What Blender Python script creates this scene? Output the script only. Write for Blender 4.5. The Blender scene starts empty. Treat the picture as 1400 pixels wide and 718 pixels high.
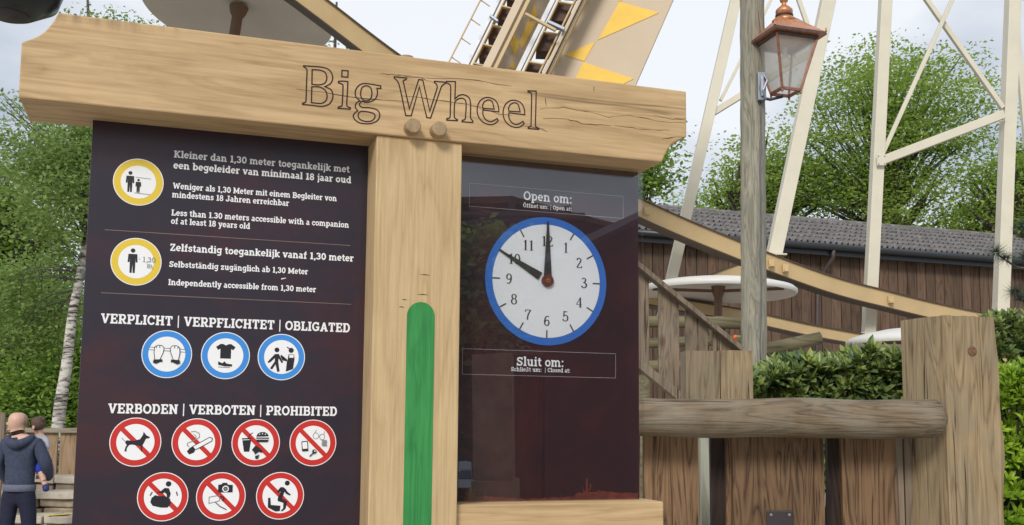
import bpy, bmesh, math, random
import numpy as np
from mathutils import Vector, Matrix
random.seed(7); rng = np.random.default_rng(7)
C = bpy.context.scene.collection
R = math.radians

# ---------------------------------------------------------------- camera
F, PCX, PCY, PITCH, ROLL, YAW = 1389.4, 700.0, 441.6, 0.10225, -0.00878, 0.3219   # focal length and principal point in photo pixels; YAW = turn of the sign
CAMZ = 1.5
_f = Vector((0, math.cos(PITCH), math.sin(PITCH))); _r0 = Vector((1, 0, 0)); _d = _f.cross(_r0)
CR = _r0*math.cos(ROLL) + _d*math.sin(ROLL); CD = _d*math.cos(ROLL) - _r0*math.sin(ROLL)
cam = bpy.data.cameras.new('camera'); cam.sensor_width = 36; cam.lens = 36*F/1400
cam.shift_y = (PCY-359)/1400; cam.clip_start = .05; cam.clip_end = 3000
co = bpy.data.objects.new('camera', cam); C.objects.link(co)
co.matrix_world = Matrix(((CR.x, -CD.x, -_f.x, 0), (CR.y, -CD.y, -_f.y, 0), (CR.z, -CD.z, -_f.z, CAMZ), (0, 0, 0, 1)))
cam.dof.use_dof = False
bpy.context.scene.camera = co

# ---------------------------------------------------------------- sky, sun, exposure
SUN_EL, SUN_AZ = R(33), R(194)      # azimuth clockwise from +Y: behind the camera, a little to the left
sc = bpy.context.scene
sc.view_settings.view_transform = 'Standard'; sc.view_settings.look = 'None'
sc.view_settings.exposure = 0.35; sc.view_settings.gamma = 1
w = bpy.data.worlds.new('World'); sc.world = w; w.use_nodes = True
nt = w.node_tree; nt.nodes.clear()
def wn(t, **k):
    n = nt.nodes.new(t)
    for a, b in k.items(): setattr(n, a, b)
    return n
wo = wn('ShaderNodeOutputWorld'); bg = wn('ShaderNodeBackground'); bg.inputs[1].default_value = .1
sky = wn('ShaderNodeTexSky', sky_type='NISHITA', sun_disc=False, sun_elevation=SUN_EL, sun_rotation=SUN_AZ)
tc = wn('ShaderNodeTexCoord'); mp = wn('ShaderNodeMapping'); mp.inputs['Scale'].default_value = (1.3, 1.3, 3.4); mp.inputs['Location'].default_value = (.4, 1.3, .2)
n1 = wn('ShaderNodeTexNoise'); n1.inputs['Scale'].default_value = 1.7; n1.inputs['Detail'].default_value = 7; n1.inputs['Roughness'].default_value = .5
cr = wn('ShaderNodeValToRGB'); cr.color_ramp.elements[0].position = .40; cr.color_ramp.elements[0].color = (4.0, 4.5, 5.3, 1)
cr.color_ramp.elements[1].position = .60; cr.color_ramp.elements[1].color = (7.6, 7.8, 8.1, 1)
mx = wn('ShaderNodeMixRGB'); mx.inputs[0].default_value = .9
L = nt.links.new
L(tc.outputs['Generated'], mp.inputs[0]); L(mp.outputs[0], n1.inputs['Vector']); L(n1.outputs[0], cr.inputs[0])
L(sky.outputs[0], mx.inputs[1]); L(cr.outputs[0], mx.inputs[2]); L(mx.outputs[0], bg.inputs[0]); L(bg.outputs[0], wo.inputs[0])
sl = bpy.data.lights.new('sun', 'SUN'); sl.energy = 1.7; sl.angle = R(16); sl.color = (1, .96, .9)
so = bpy.data.objects.new('sun', sl); C.objects.link(so)
sd = Vector((math.sin(SUN_AZ)*math.cos(SUN_EL), math.cos(SUN_AZ)*math.cos(SUN_EL), math.sin(SUN_EL)))
so.rotation_euler = sd.to_track_quat('Z', 'Y').to_euler()

# ---------------------------------------------------------------- pixel -> place
def ray(x, y):
    return CR*((x-PCX)/F) + CD*((y-PCY)/F) + _f
def P(x, y, Y):                       # the point at forward distance Y seen at photo pixel x, y
    d = ray(x, y); t = Y/d.y; return Vector((d.x*t, Y, CAMZ+d.z*t))
DS = 1.5
def S(x, y, off=0):                   # sign-local u, height on the plane `off` in front of the panels
    d = ray(x, y); du = d.x*math.cos(YAW)+d.y*math.sin(YAW); dn = -d.x*math.sin(YAW)+d.y*math.cos(YAW)
    t = (DS-off)/dn; return (du*t, CAMZ+d.z*t)
BARN_D = 21.0
def PB(x, y, back=0, D=BARN_D):       # same idea on the barn's plane (parallel to the sign)
    d = ray(x, y); du = d.x*math.cos(YAW)+d.y*math.sin(YAW); dn = -d.x*math.sin(YAW)+d.y*math.cos(YAW)
    t = (D+back)/dn; return (du*t, CAMZ+d.z*t)

# ---------------------------------------------------------------- materials
def srgb(r, g, b):
    return tuple(((c/255)/12.92 if c/255 <= .04045 else ((c/255+.055)/1.055)**2.4) for c in (r, g, b))
class NT:
    def __init__(s, name):
        s.m = bpy.data.materials.new(name); s.m.use_nodes = True; s.t = s.m.node_tree
        s.b = s.t.nodes['Principled BSDF']; s.out = s.t.nodes['Material Output']
    def n(s, t, ins={}, **k):
        n = s.t.nodes.new(t)
        for a, b in k.items(): setattr(n, a, b)
        for a, b in ins.items():
            if hasattr(b, 'is_linked'): s.t.links.new(b, n.inputs[a])
            else: n.inputs[a].default_value = b
        return n
    def coord(s, scale=(1, 1, 1), rnd=True):
        tc = s.n('ShaderNodeTexCoord'); v = tc.outputs['Object']
        if rnd:
            oi = s.n('ShaderNodeObjectInfo'); mu = s.n('ShaderNodeMath', {0: oi.outputs['Random'], 1: 37.0}, operation='MULTIPLY')
            v = s.n('ShaderNodeVectorMath', {0: v, 1: mu.outputs[0]}, operation='ADD').outputs[0]
        return s.n('ShaderNodeMapping', {'Vector': v, 'Scale': scale}).outputs[0]
    def noise(s, v, sc, det=5, rough=.55, dist=0):
        return s.n('ShaderNodeTexNoise', {'Vector': v, 'Scale': sc, 'Detail': det, 'Roughness': rough, 'Distortion': dist}).outputs[0]
    def ramp(s, f, stops):
        r = s.n('ShaderNodeValToRGB', {0: f}); e = r.color_ramp.elements
        while len(e) < len(stops): e.new(.5)
        for q, (p, c) in zip(e, stops): q.position = p; q.color = (*c, 1) if len(c) == 3 else c
        return r.outputs[0]
    def mix(s, f, a, b, mode='MIX'):
        return s.n('ShaderNodeMixRGB', {0: f, 1: a, 2: b}, blend_type=mode).outputs[0]
    def bump(s, h, st=.3, dist=.01):
        b = s.n('ShaderNodeBump', {'Height': h, 'Strength': st, 'Distance': dist}); s.t.links.new(b.outputs[0], s.b.inputs['Normal'])
    def set(s, **k):
        for a, b in k.items():
            i = s.b.inputs[a.replace('_', ' ')]
            if hasattr(b, 'is_linked'): s.t.links.new(b, i)
            else: i.default_value = b
        return s.m
def c4(c): return (*c, 1)
def plain(name, col, rough=.5, metal=0, var=.12, sc=6, spec=.5, bumpst=0):
    m = NT(name); v = m.coord()
    f = m.noise(v, sc, 6, .6); c = m.ramp(f, [(.3, tuple(x*(1-var) for x in col)), (.7, tuple(min(1, x*(1+var)) for x in col))])
    if bumpst: m.bump(m.noise(v, sc*8, 4), bumpst, .005)
    return m.set(Base_Color=c, Roughness=rough, Metallic=metal, **{'Specular IOR Level': spec})
def wood(name, dark, light, axis, fine=60, coarse=6, rough=.7, blot=None, blotpos=(.6, .72), bst=.35, bd=.004, knots=0, grey=None, swirl=.4, cracks=0, vary=.12, rings=14.0):
    """grain runs along `axis` (0 x, 1 y, 2 z); knots = how many per metre across; cracks = drying cracks per metre across"""
    m = NT(name)
    def sv(a, l): s = [a, a, a]; s[axis] = l; return tuple(s)
    v1 = m.coord(sv(fine, fine*.035)); v2 = m.coord(sv(coarse, coarse*.09)); v3 = m.coord(sv(coarse*.5, coarse*.3))
    f1 = m.noise(v1, 1, 4, .65); f2 = m.noise(v2, 1, 3, .5, 1.2)
    wv = m.n('ShaderNodeMath', {0: f2, 1: rings}, operation='MULTIPLY').outputs[0]
    kd = None
    if knots:
        kd = m.n('ShaderNodeTexVoronoi', {'Vector': m.coord(sv(knots, knots*.42)), 'Scale': 1.0}).outputs['Distance']
        kr = m.ramp(kd, [(.0, (1, 1, 1)), (.10, (.55, .55, .55)), (.28, (0, 0, 0))]); wv = m.n('ShaderNodeMath', {0: kr, 1: 3.5, 2: wv}, operation='MULTIPLY_ADD').outputs[0]
    fr = m.n('ShaderNodeMath', {0: wv, 1: 1.0}, operation='PINGPONG').outputs[0]
    fr = m.ramp(fr, [(0, (0, 0, 0)), (.35, (.62, .62, .62)), (1, (1, 1, 1))])
    g = m.mix(swirl, f1, fr); g = m.mix(.3, g, m.noise(v3, 1, 4, .6))
    c = m.ramp(g, [(.25, dark), (.68, light)])
    if grey:
        gf = m.ramp(m.noise(v3, 1.7, 4, .6, .4), [(.42, (0, 0, 0)), (.68, (.8, .8, .8))]); c = m.mix(gf, c, m.mix(g, c4(tuple(x*.4 for x in grey)), c4(grey)))
    if blot:
        bf = m.ramp(m.noise(m.coord(sv(9, 4)), 1, 6, .65), [(blotpos[0], (0, 0, 0)), (blotpos[1], (1, 1, 1))]); c = m.mix(bf, c, c4(blot))
    if kd is not None:
        kf = m.ramp(kd, [(.02, (.22, .15, .10)), (.055, (.5, .38, .30)), (.10, (1, 1, 1))]); c = m.mix(.9, c, kf, 'MULTIPLY')
    h = g
    if cracks:
        cn = m.n('ShaderNodeMath', {0: m.noise(m.coord(sv(cracks, cracks*.03)), 1, 3, .5, .2), 1: .5}, operation='SUBTRACT').outputs[0]; ca = m.n('ShaderNodeMath', {0: cn}, operation='ABSOLUTE').outputs[0]; cm = m.ramp(m.noise(m.coord(sv(cracks*.6, cracks*.05)), 1, 2, .5), [(.47, (.03, .03, .03)), (.60, (0, 0, 0))]); cs = m.n('ShaderNodeMath', {0: ca, 1: cm}, operation='ADD').outputs[0]; ck = m.ramp(cs, [(.004, (0, 0, 0)), (.015, (1, 1, 1))]); c = m.mix(.9 if cracks != 20 else .45, c, m.mix(ck, (.12, .09, .07, 1), (1, 1, 1, 1)), 'MULTIPLY'); h = m.mix(.6, g, ck, 'MULTIPLY')
    if vary:
        oi = m.n('ShaderNodeObjectInfo'); mr = m.n('ShaderNodeMapRange', {0: oi.outputs['Random'], 3: 1-vary, 4: 1+vary}); cb = m.n('ShaderNodeCombineXYZ', {0: mr.outputs[0], 1: mr.outputs[0], 2: mr.outputs[0]}); c = m.mix(1.0, c, cb.outputs[0], 'MULTIPLY')
    m.bump(h, bst, bd)
    return m.set(Base_Color=c, Roughness=rough, **{'Specular IOR Level': .3})

M = {}
M['oak_x'] = wood('oak planed along x', (.34, .215, .10), (.64, .445, .24), 0, fine=260, coarse=22, swirl=.26, blot=(.33, .20, .10), blotpos=(.60, .85), bst=.35, bd=.0013, cracks=20, vary=0, rings=9)
def stained(m0):
    m = m0.copy(); m.name = 'oak beam with black stains'; t = m.node_tree; b = t.nodes['Principled BSDF']; src = b.inputs['Base Color'].links[0].from_socket
    tc = t.nodes.new('ShaderNodeTexCoord'); sx = t.nodes.new('ShaderNodeSeparateXYZ'); t.links.new(tc.outputs['Object'], sx.inputs[0])
    def mth(op, a, b_=0., c_=0.):
        n = t.nodes.new('ShaderNodeMath'); n.operation = op; n.use_clamp = op == 'MULTIPLY_ADD'
        for i, v in enumerate((a, b_, c_)):
            if hasattr(v, 'is_linked'): t.links.new(v, n.inputs[i])
            else: n.inputs[i].default_value = v
        return n.outputs[0]
    ez = mth('MULTIPLY_ADD', sx.outputs['Z'], 26., -26*.042); ex = mth('MULTIPLY_ADD', mth('ABSOLUTE', mth('ADD', sx.outputs['X'], .40)), -14., 1.9)
    mp_ = t.nodes.new('ShaderNodeMapping'); mp_.inputs['Scale'].default_value = (55, 55, 16); t.links.new(tc.outputs['Object'], mp_.inputs[0]); nz = t.nodes.new('ShaderNodeTexNoise'); nz.inputs['Scale'].default_value = 1; nz.inputs['Detail'].default_value = 5; t.links.new(mp_.outputs[0], nz.inputs['Vector'])
    f = mth('MULTIPLY', mth('MULTIPLY', ez, ex), mth('MULTIPLY_ADD', nz.outputs[0], 7., -3.2)); f = mth('MINIMUM', mth('MAXIMUM', f, 0.), .85)
    mx_ = t.nodes.new('ShaderNodeMixRGB'); t.links.new(f, mx_.inputs[0]); t.links.new(src, mx_.inputs[1]); mx_.inputs[2].default_value = (.05, .035, .03, 1); t.links.new(mx_.outputs[0], b.inputs['Base Color']); return m
M['oak_beam'] = stained(M['oak_x'])
M['oak_z'] = wood('oak planed along z', (.40, .27, .13), (.65, .47, .26), 2, fine=300, coarse=24, swirl=.22, blot=(.34, .22, .11), blotpos=(.62, .9), bst=.3, bd=.001, vary=0, rings=9)
M['oak_end'] = plain('oak end grain', (.36, .25, .14), .8, var=.3, sc=60)
M['burn'] = plain('burnt engraving', (.03, .012, .012), .8)
M['crack'] = plain('dark split in the oak', (.10, .06, .03), .9, sc=80, var=.5)
M['weather_x'] = wood('weathered softwood along x', (.040, .027, .016), (.27, .20, .125), 0, fine=150, coarse=15, grey=(.37, .32, .235), bst=1.0, bd=.006, knots=2.0, cracks=26, swirl=.28)
M['weather_z'] = wood('weathered softwood along z', (.065, .045, .028), (.27, .205, .13), 2, fine=140, coarse=16, swirl=.3, grey=(.28, .23, .15), bst=.8, bd=.004, knots=3, cracks=26)
M['post_z'] = wood('pale weathered post', (.11, .07, .036), (.41, .30, .17), 2, fine=140, coarse=14, swirl=.3, grey=(.37, .30, .19), bst=.7, bd=.004, knots=2.2, cracks=18, vary=.05)
M['picket_z'] = wood('brown stained board', (.030, .015, .008), (.245, .145, .075), 2, fine=140, coarse=17, bst=.9, bd=.004, knots=3.2, cracks=24, swirl=.42, vary=.2)
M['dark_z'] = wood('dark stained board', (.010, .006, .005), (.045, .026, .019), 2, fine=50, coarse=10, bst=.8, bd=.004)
M['pale_z'] = wood('pale green grey board', (.22, .22, .16), (.42, .43, .35), 2, fine=40, coarse=8)
M['pole_z'] = wood('grey green weathered pole', (.13, .115, .08), (.37, .34, .265), 2, fine=70, coarse=14, grey=(.34, .335, .26), bst=.9, bd=.008, knots=2.6, cracks=14, vary=0)
M['barn_z'] = wood('brown barn board', (.048, .028, .018), (.155, .093, .058), 2, fine=16, coarse=3, grey=(.17, .115, .08), bst=.5, bd=.01, knots=1.2, vary=.22)
M['log_x'] = wood('mossy log', (.06, .052, .026), (.21, .18, .10), 0, fine=20, coarse=5)
M['stair_z'] = wood('grey brown stair board', (.08, .056, .037), (.27, .20, .135), 2, fine=50, coarse=10, grey=(.28, .235, .18), knots=3.5, cracks=12, vary=.15)
M['fence_z'] = wood('tan fence board', (.14, .09, .05), (.34, .235, .14), 2, fine=24, coarse=6, knots=2)
M['fence_x'] = wood('grey fence rail', (.17, .14, .095), (.36, .31, .23), 0, fine=20, coarse=4)
M['green'] = wood('worn green gauge paint', srgb(38, 112, 56), srgb(66, 150, 82), 2, fine=300, coarse=26, swirl=.25, rough=.5, blot=srgb(40, 112, 56), blotpos=(.6, .68), bst=.3, bd=.0006, vary=0)
M['white_print'] = plain('white print', (.88, .88, .88), .45, var=.02)
M['line_print'] = plain('faint brown line', (.23, .15, .12), .5)
M['frame_print'] = plain('faint grey line', (.32, .30, .31), .5)
M['yellow'] = plain('yellow print', srgb(228, 196, 60), .45, var=.03)
M['blue'] = plain('blue print', srgb(58, 140, 218), .45, var=.03)
M['clockblue'] = plain('clock blue', srgb(52, 108, 190), .4, var=.05)
M['red'] = plain('red print', srgb(200, 42, 34), .45, var=.03)
M['black'] = plain('black print', (.012, .012, .018), .45)
M['greyprint'] = plain('grey print', (.25, .25, .27), .5)
M['disc'] = plain('clock face white', (.78, .79, .80), .4, var=.02)
M['numeral'] = plain('clock numerals', (.045, .022, .02), .5)
M['hand'] = plain('clock hands', (.035, .030, .030), .35)
M['hub'] = plain('hub brown', (.14, .035, .022), .35)
M['brass'] = plain('brass', (.55, .38, .16), .3, 1)
M['cactus'] = plain('rust red print', (.13, .026, .016), .5, var=.4, sc=90)
M['lock'] = plain('blue grey plastic', (.045, .050, .065), .6, spec=.25)
M['lockdark'] = plain('dark keyhole', (.012, .014, .022), .3)
def panel_mat(name, base, red, p0, p1, top, vscale):
    m = NT(name); v = m.coord(vscale, rnd=False)
    f = m.ramp(m.noise(v, 2.1, 9, .68, .6), [(p0, (0, 0, 0)), (p1, (1, 1, 1))])
    g = m.noise(m.coord((60, 60, 60), False), 1, 5, .7)
    c = m.mix(f, c4(base), c4(red)); c = m.mix(.25, c, m.mix(g, c4(tuple(x*.4 for x in base)), c4(tuple(x*2 for x in base))))
    # white dust specks
    dsp = m.ramp(m.n('ShaderNodeTexVoronoi', {'Vector': m.coord((34, 34, 34), False), 'Scale': 1.0}).outputs['Distance'], [(.012, (.2, .2, .2)), (.02, (0, 0, 0))])
    c = m.mix(1.0, c, dsp, 'ADD')
    return m.set(Base_Color=c, Roughness=top, **{'Specular IOR Level': .5})
M['panel'] = panel_mat('aubergine printed panel', (.024, .016, .026), (.085, .016, .015), .48, .78, .28, (2.2, 2, 3.4))
M['panel2'] = panel_mat('dark clock panel print', (.026, .009, .013), (.085, .016, .014), .45, .80, .35, (3, 2, 3))
def acrylic():
    m = NT('clear acrylic'); t = m.t
    tr = m.n('ShaderNodeBsdfTransparent', {0: (.97, .975, .98, 1)}); gl = m.n('ShaderNodeBsdfGlossy', {0: (1, 1, 1, 1), 'Roughness': .006})
    lw = m.n('ShaderNodeLayerWeight', {0: .5}); pw = m.n('ShaderNodeMath', {0: lw.outputs['Facing'], 1: 5.0}, operation='POWER')
    f2 = m.n('ShaderNodeMath', {0: pw.outputs[0], 1: .95, 2: .07}, operation='MULTIPLY_ADD')
    mxs = m.n('ShaderNodeMixShader', {0: f2.outputs[0]}); t.links.new(tr.outputs[0], mxs.inputs[1]); t.links.new(gl.outputs[0], mxs.inputs[2])
    t.links.new(mxs.outputs[0], m.out.inputs[0]); return m.m
M['acrylic'] = acrylic()
def lamp_glass():
    m = NT('dusty lantern glass'); t = m.t
    tr = m.n('ShaderNodeBsdfTransparent', {0: (.9, .9, .88, 1)}); df = m.n('ShaderNodeBsdfDiffuse', {0: (.75, .73, .69, 1)}); tl = m.n('ShaderNodeBsdfTranslucent', {0: (.85, .83, .79, 1)})
    gl = m.n('ShaderNodeBsdfGlossy', {0: (1, 1, 1, 1), 'Roughness': .05})
    a = m.n('ShaderNodeMixShader', {0: .5}); t.links.new(df.outputs[0], a.inputs[1]); t.links.new(tl.outputs[0], a.inputs[2])
    b = m.n('ShaderNodeMixShader', {0: .55}); t.links.new(tr.outputs[0], b.inputs[1]); t.links.new(a.outputs[0], b.inputs[2])
    c = m.n('ShaderNodeMixShader', {0: .06}); t.links.new(b.outputs[0], c.inputs[1]); t.links.new(gl.outputs[0], c.inputs[2])
    t.links.new(c.outputs[0], m.out.inputs[0]); return m.m
M['lampglass'] = lamp_glass()
M['copper'] = plain('worn copper', (.62, .27, .13), .42, .7, var=.3, sc=30)
M['copperframe'] = plain('dull copper frame', (.32, .15, .10), .5, .5, var=.3, sc=30)
M['copperdark'] = plain('dark copper edge', (.10, .06, .055), .5, .3, var=.3, sc=30)
M['bulb'] = plain('milky bulb', (.75, .72, .66), .3)
M['cable'] = plain('grey cable', (.13, .135, .14), .6)
M['cream'] = plain('cream painted steel', (.68, .63, .50), .45, var=.05, sc=3)
M['tan'] = plain('tan painted steel', (.58, .415, .21), .45, var=.07, sc=3)
M['tandark'] = plain('dark brown steel edge', (.085, .055, .035), .6)
M['beige'] = plain('beige painted panel', (.62, .49, .34), .5, var=.05, sc=2)
M['ochre'] = plain('yellow painted triangle', (.92, .58, .08), .5, var=.05)
M['brownstep'] = plain('brown step panel', (.075, .035, .022), .6)
M['whitetube'] = plain('white light tube', (.78, .80, .84), .3)
M['galv'] = plain('galvanised clamp', (.30, .33, .38), .4, .6)
M['brownmast'] = plain('brown painted mast', (.17, .095, .055), .5)
M['canopy'] = plain('white canopy shell', (.72, .70, .66), .4, var=.05, sc=2)
M['canopyin'] = plain('greyed canopy underside', (.74, .66, .58), .6, var=.06, sc=2)
M['tub'] = plain('black green tub', (.010, .013, .012), .25)
M['iron'] = plain('dark iron', (.06, .05, .05), .5, .5)
M['screw'] = plain('steel screw', (.45, .45, .45), .35, .8)
M['gutter'] = plain('dark gutter', (.022, .024, .028), .4)
M['pipe'] = plain('brown downpipe', (.07, .05, .045), .5)
M['rooftile'] = plain('grey roof tile', (.17, .158, .15), .7, var=.5, sc=5, bumpst=.3)
M['stone'] = plain('tan step stone', (.34, .27, .19), .9, var=.35, sc=9, bumpst=.8)
M['stonetop'] = plain('pale tread stone', (.50, .44, .36), .9, var=.2, sc=9, bumpst=.6)
M['orange'] = plain('orange bulb', (.85, .14, .02), .3)
M['greenbulb'] = plain('green bulb', (.05, .55, .15), .3)
M['skin'] = plain('skin', (.62, .38, .28), .5, var=.08, sc=20)
M['hoodie'] = plain('navy hoodie', (.045, .055, .095), .9, var=.25, sc=30, bumpst=.4)
M['band'] = plain('grey knitted band', (.13, .14, .19), .9, var=.2, sc=60)
M['trousers'] = plain('dark navy trousers', (.010, .012, .034), .85, var=.3, sc=20)
M['shoe'] = plain('dark shoe', (.02, .02, .03), .5)
M['hair'] = plain('cropped hair', (.16, .10, .07), .8, var=.3, sc=60)
M['childhair'] = plain('brown hair', (.10, .062, .045), .8, var=.3, sc=60)
M['greytop'] = plain('pale grey shirt', (.42, .42, .46), .85)
M['shorts'] = plain('bright blue shorts', (.012, .05, .42), .8)
M['childshoe'] = plain('navy shoe', (.02, .03, .14), .6)
M['sock'] = plain('striped sock', (.25, .06, .10), .8)
def bark(name, a, b, sc=(3, 3, 12)):
    m = NT(name); f = m.noise(m.coord(sc), 2, 6, .7, .5); return m.set(Base_Color=m.ramp(f, [(.42, a), (.56, b)]), Roughness=.85)
M['birch'] = bark('birch bark', (.05, .04, .035), (.62, .58, .52), (2, 2, 9))
M['bark'] = bark('brown bark', (.035, .028, .02), (.10, .085, .065))
def leafmat(name, a, b, trans=.35, rough=.5):
    m = NT(name); at = m.n('ShaderNodeAttribute', attribute_name='tone')
    c = m.ramp(at.outputs['Fac'], [(0, a), (1, b)])
    m.set(Base_Color=c, Roughness=rough, **{'Specular IOR Level': .35})
    tl = m.n('ShaderNodeBsdfTranslucent', {0: c}); ms = m.n('ShaderNodeMixShader', {0: trans})
    m.t.links.new(m.b.outputs[0], ms.inputs[1]); m.t.links.new(tl.outputs[0], ms.inputs[2]); m.t.links.new(ms.outputs[0], m.out.inputs[0]); return m.m
M['rustwall'] = plain('rust red hall wall', (.10, .045, .035), .8, var=.3, sc=2)
M['leaf_oak'] = leafmat('spring oak leaves', (.17, .28, .04), (.50, .64, .15), .6)
M['leaf_birch'] = leafmat('birch leaves', (.14, .24, .055), (.42, .54, .18), .55)
M['leaf_dense'] = leafmat('bush leaves', (.11, .21, .035), (.40, .56, .11), .5)
M['leaf_hedge'] = leafmat('glossy hedge leaves', (.05, .105, .045), (.30, .37, .10), .2, .32)
M['leaf_lime'] = leafmat('lime hedge leaves', (.10, .22, .015), (.40, .56, .05), .3, .4)
M['needle'] = leafmat('pine needles', (.03, .06, .03), (.12, .19, .09), .1)
def leafobj(name, a, b, rough=.36):          # for leaves that are objects of their own
    m = NT(name); oi = m.n('ShaderNodeObjectInfo'); c = m.ramp(oi.outputs['Random'], [(0, a), (.6, tuple((x+y)/2*.8 for x, y in zip(a, b))), (1, b)])
    m.set(Base_Color=c, Roughness=rough); return m.m
M['leafo_hedge'] = leafobj('hedge leaf', (.055, .115, .045), (.40, .47, .11))
M['leafo_lime'] = leafobj('lime leaf', (.12, .26, .02), (.42, .58, .05))
M['soil'] = plain('dark soil and twigs', (.025, .022, .014), .95, var=.5, sc=12)
def ground_mat():
    m = NT('paved ground'); v = m.coord((1, 1, 1), False)
    c = m.ramp(m.noise(v, 1.3, 8, .7), [(.35, (.33, .30, .26)), (.65, (.46, .43, .38))]); m.bump(m.noise(v, 40, 5), .4, .01)
    return m.set(Base_Color=c, Roughness=.9)
M['ground'] = ground_mat()
M['grass'] = plain('meadow ground', (.06, .10, .03), .95, var=.5, sc=.8)

# ---------------------------------------------------------------- mesh builder
class MB:
    def __init__(s): s.v = []; s.f = []; s.mi = []; s.cur = 0
    def quad(s, *p):
        b = len(s.v); s.v += [tuple(q) for q in p]; s.f.append(tuple(range(b, b+len(p)))); s.mi.append(s.cur)
    def add(s, vs, fs, mx=None):
        b = len(s.v); s.v += [tuple(mx @ Vector(q)) if mx else tuple(q) for q in vs]
        for f in fs: s.f.append(tuple(b+i for i in f)); s.mi.append(s.cur)
    def box(s, c, sz, mx=None):
        x, y, z = sz[0]/2, sz[1]/2, sz[2]/2
        vs = [(c[0]+a*x, c[1]+b*y, c[2]+d*z) for a in (-1, 1) for b in (-1, 1) for d in (-1, 1)]
        s.add(vs, [(0, 1, 3, 2), (4, 6, 7, 5), (0, 4, 5, 1), (2, 3, 7, 6), (0, 2, 6, 4), (1, 5, 7, 3)], mx)
    def beam(s, a, b, w, h, up=Vector((0, 0, 1))):
        """box from a to b, w sideways, h along `up`"""
        a = Vector(a); b = Vector(b); d = (b-a).normalized(); side = d.cross(Vector(up)).normalized(); u = side.cross(d)
        vs = [p+side*(i*w/2)+u*(j*h/2) for p in (a, b) for i, j in ((-1, -1), (1, -1), (1, 1), (-1, 1))]
        s.add(vs, [(0, 3, 2, 1), (4, 5, 6, 7), (0, 1, 5, 4), (1, 2, 6, 5), (2, 3, 7, 6), (3, 0, 4, 7)])
    def tube(s, pts, rad, n=8, caps=True):
        pts = [Vector(p) for p in pts]
        if not hasattr(rad, '__len__'): rad = [rad]*len(pts)
        b = len(s.v); ref = None
        for i, p in enumerate(pts):
            d = (pts[min(i+1, len(pts)-1)]-pts[max(i-1, 0)]).normalized()
            if ref is None: ref = d.orthogonal().normalized()
            ref = (ref-d*ref.dot(d)).normalized(); o = d.cross(ref)
            for k in range(n):
                a = 2*math.pi*k/n; s.v.append(tuple(p+(ref*math.cos(a)+o*math.sin(a))*rad[i]))
        for i in range(len(pts)-1):
            for k in range(n):
                s.f.append((b+i*n+k, b+i*n+(k+1) % n, b+(i+1)*n+(k+1) % n, b+(i+1)*n+k)); s.mi.append(s.cur)
        if caps:
            s.f.append(tuple(b+k for k in reversed(range(n)))); s.mi.append(s.cur)
            e = b+(len(pts)-1)*n; s.f.append(tuple(e+k for k in range(n))); s.mi.append(s.cur)
    def lathe(s, prof, n=24, mx=None):
        vs = []; fs = []
        for r, z in prof:
            for k in range(n): a = 2*math.pi*k/n; vs.append((r*math.cos(a), r*math.sin(a), z))
        for i in range(len(prof)-1):
            for k in range(n): fs.append((i*n+k, i*n+(k+1) % n, (i+1)*n+(k+1) % n, (i+1)*n+k))
        s.add(vs, fs, mx)
    def prism(s, poly, y0, y1, mx=None):
        """polygon in x, z extruded from y0 to y1"""
        n = len(poly)
        ar = sum(poly[i][0]*poly[(i+1) % n][1]-poly[(i+1) % n][0]*poly[i][1] for i in range(n))
        if ar < 0: poly = poly[::-1]
        vs = [(x, y0, z) for x, z in poly]+[(x, y1, z) for x, z in poly]
        fs = [tuple(range(n)), tuple(reversed(range(n, 2*n)))]+[(i, i+n, (i+1) % n+n, (i+1) % n) for i in range(n)]
        s.add(vs, fs, mx)
    def build(s, name, mats, parent=None, loc=(0, 0, 0), smooth=False, bevel=0, rot=None):
        me = bpy.data.meshes.new(name); me.from_pydata(s.v, [], s.f)
        if not isinstance(mats, (list, tuple)): mats = [mats]
        for m in mats: me.materials.append(M[m] if isinstance(m, str) else m)
        me.polygons.foreach_set('material_index', s.mi)
        if smooth: me.polygons.foreach_set('use_smooth', [True]*len(s.f))
        me.update(); return link(name, me, parent, loc, rot, bevel)
def link(name, me, parent=None, loc=(0, 0, 0), rot=None, bevel=0):
    o = bpy.data.objects.new(name, me); C.objects.link(o); o.location = loc
    if rot: o.rotation_euler = rot
    if parent: o.parent = parent
    if bevel:
        b = o.modifiers.new('bevel', 'BEVEL'); b.width = bevel; b.segments = 2; b.limit_method = 'ANGLE'; b.angle_limit = R(40)
    return o
def tag(o, label=None, cat=None, group=None, kind=None):
    if label: o['label'] = label
    if cat: o['category'] = cat
    if group: o['group'] = group
    if kind: o['kind'] = kind
    return o
def empty(name, loc, rz=0, **k):
    o = bpy.data.objects.new(name, None); C.objects.link(o); o.location = loc; o.rotation_euler = (0, 0, rz); o.empty_display_size = .2
    return tag(o, **k)
def wobble(o, amt, sc=3.0, cuts=3, axis=None):
    """subdivide and roughen a mesh so edges are not ruler straight"""
    bm = bmesh.new(); bm.from_mesh(o.data)
    bmesh.ops.subdivide_edges(bm, edges=bm.edges[:], cuts=cuts, use_grid_fill=True)
    from mathutils import noise
    off = Vector((random.random()*50, random.random()*50, random.random()*50))
    for v in bm.verts: v.co += noise.noise_vector((v.co)*sc+off)*amt
    bm.to_mesh(o.data); bm.free(); return o

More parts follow.
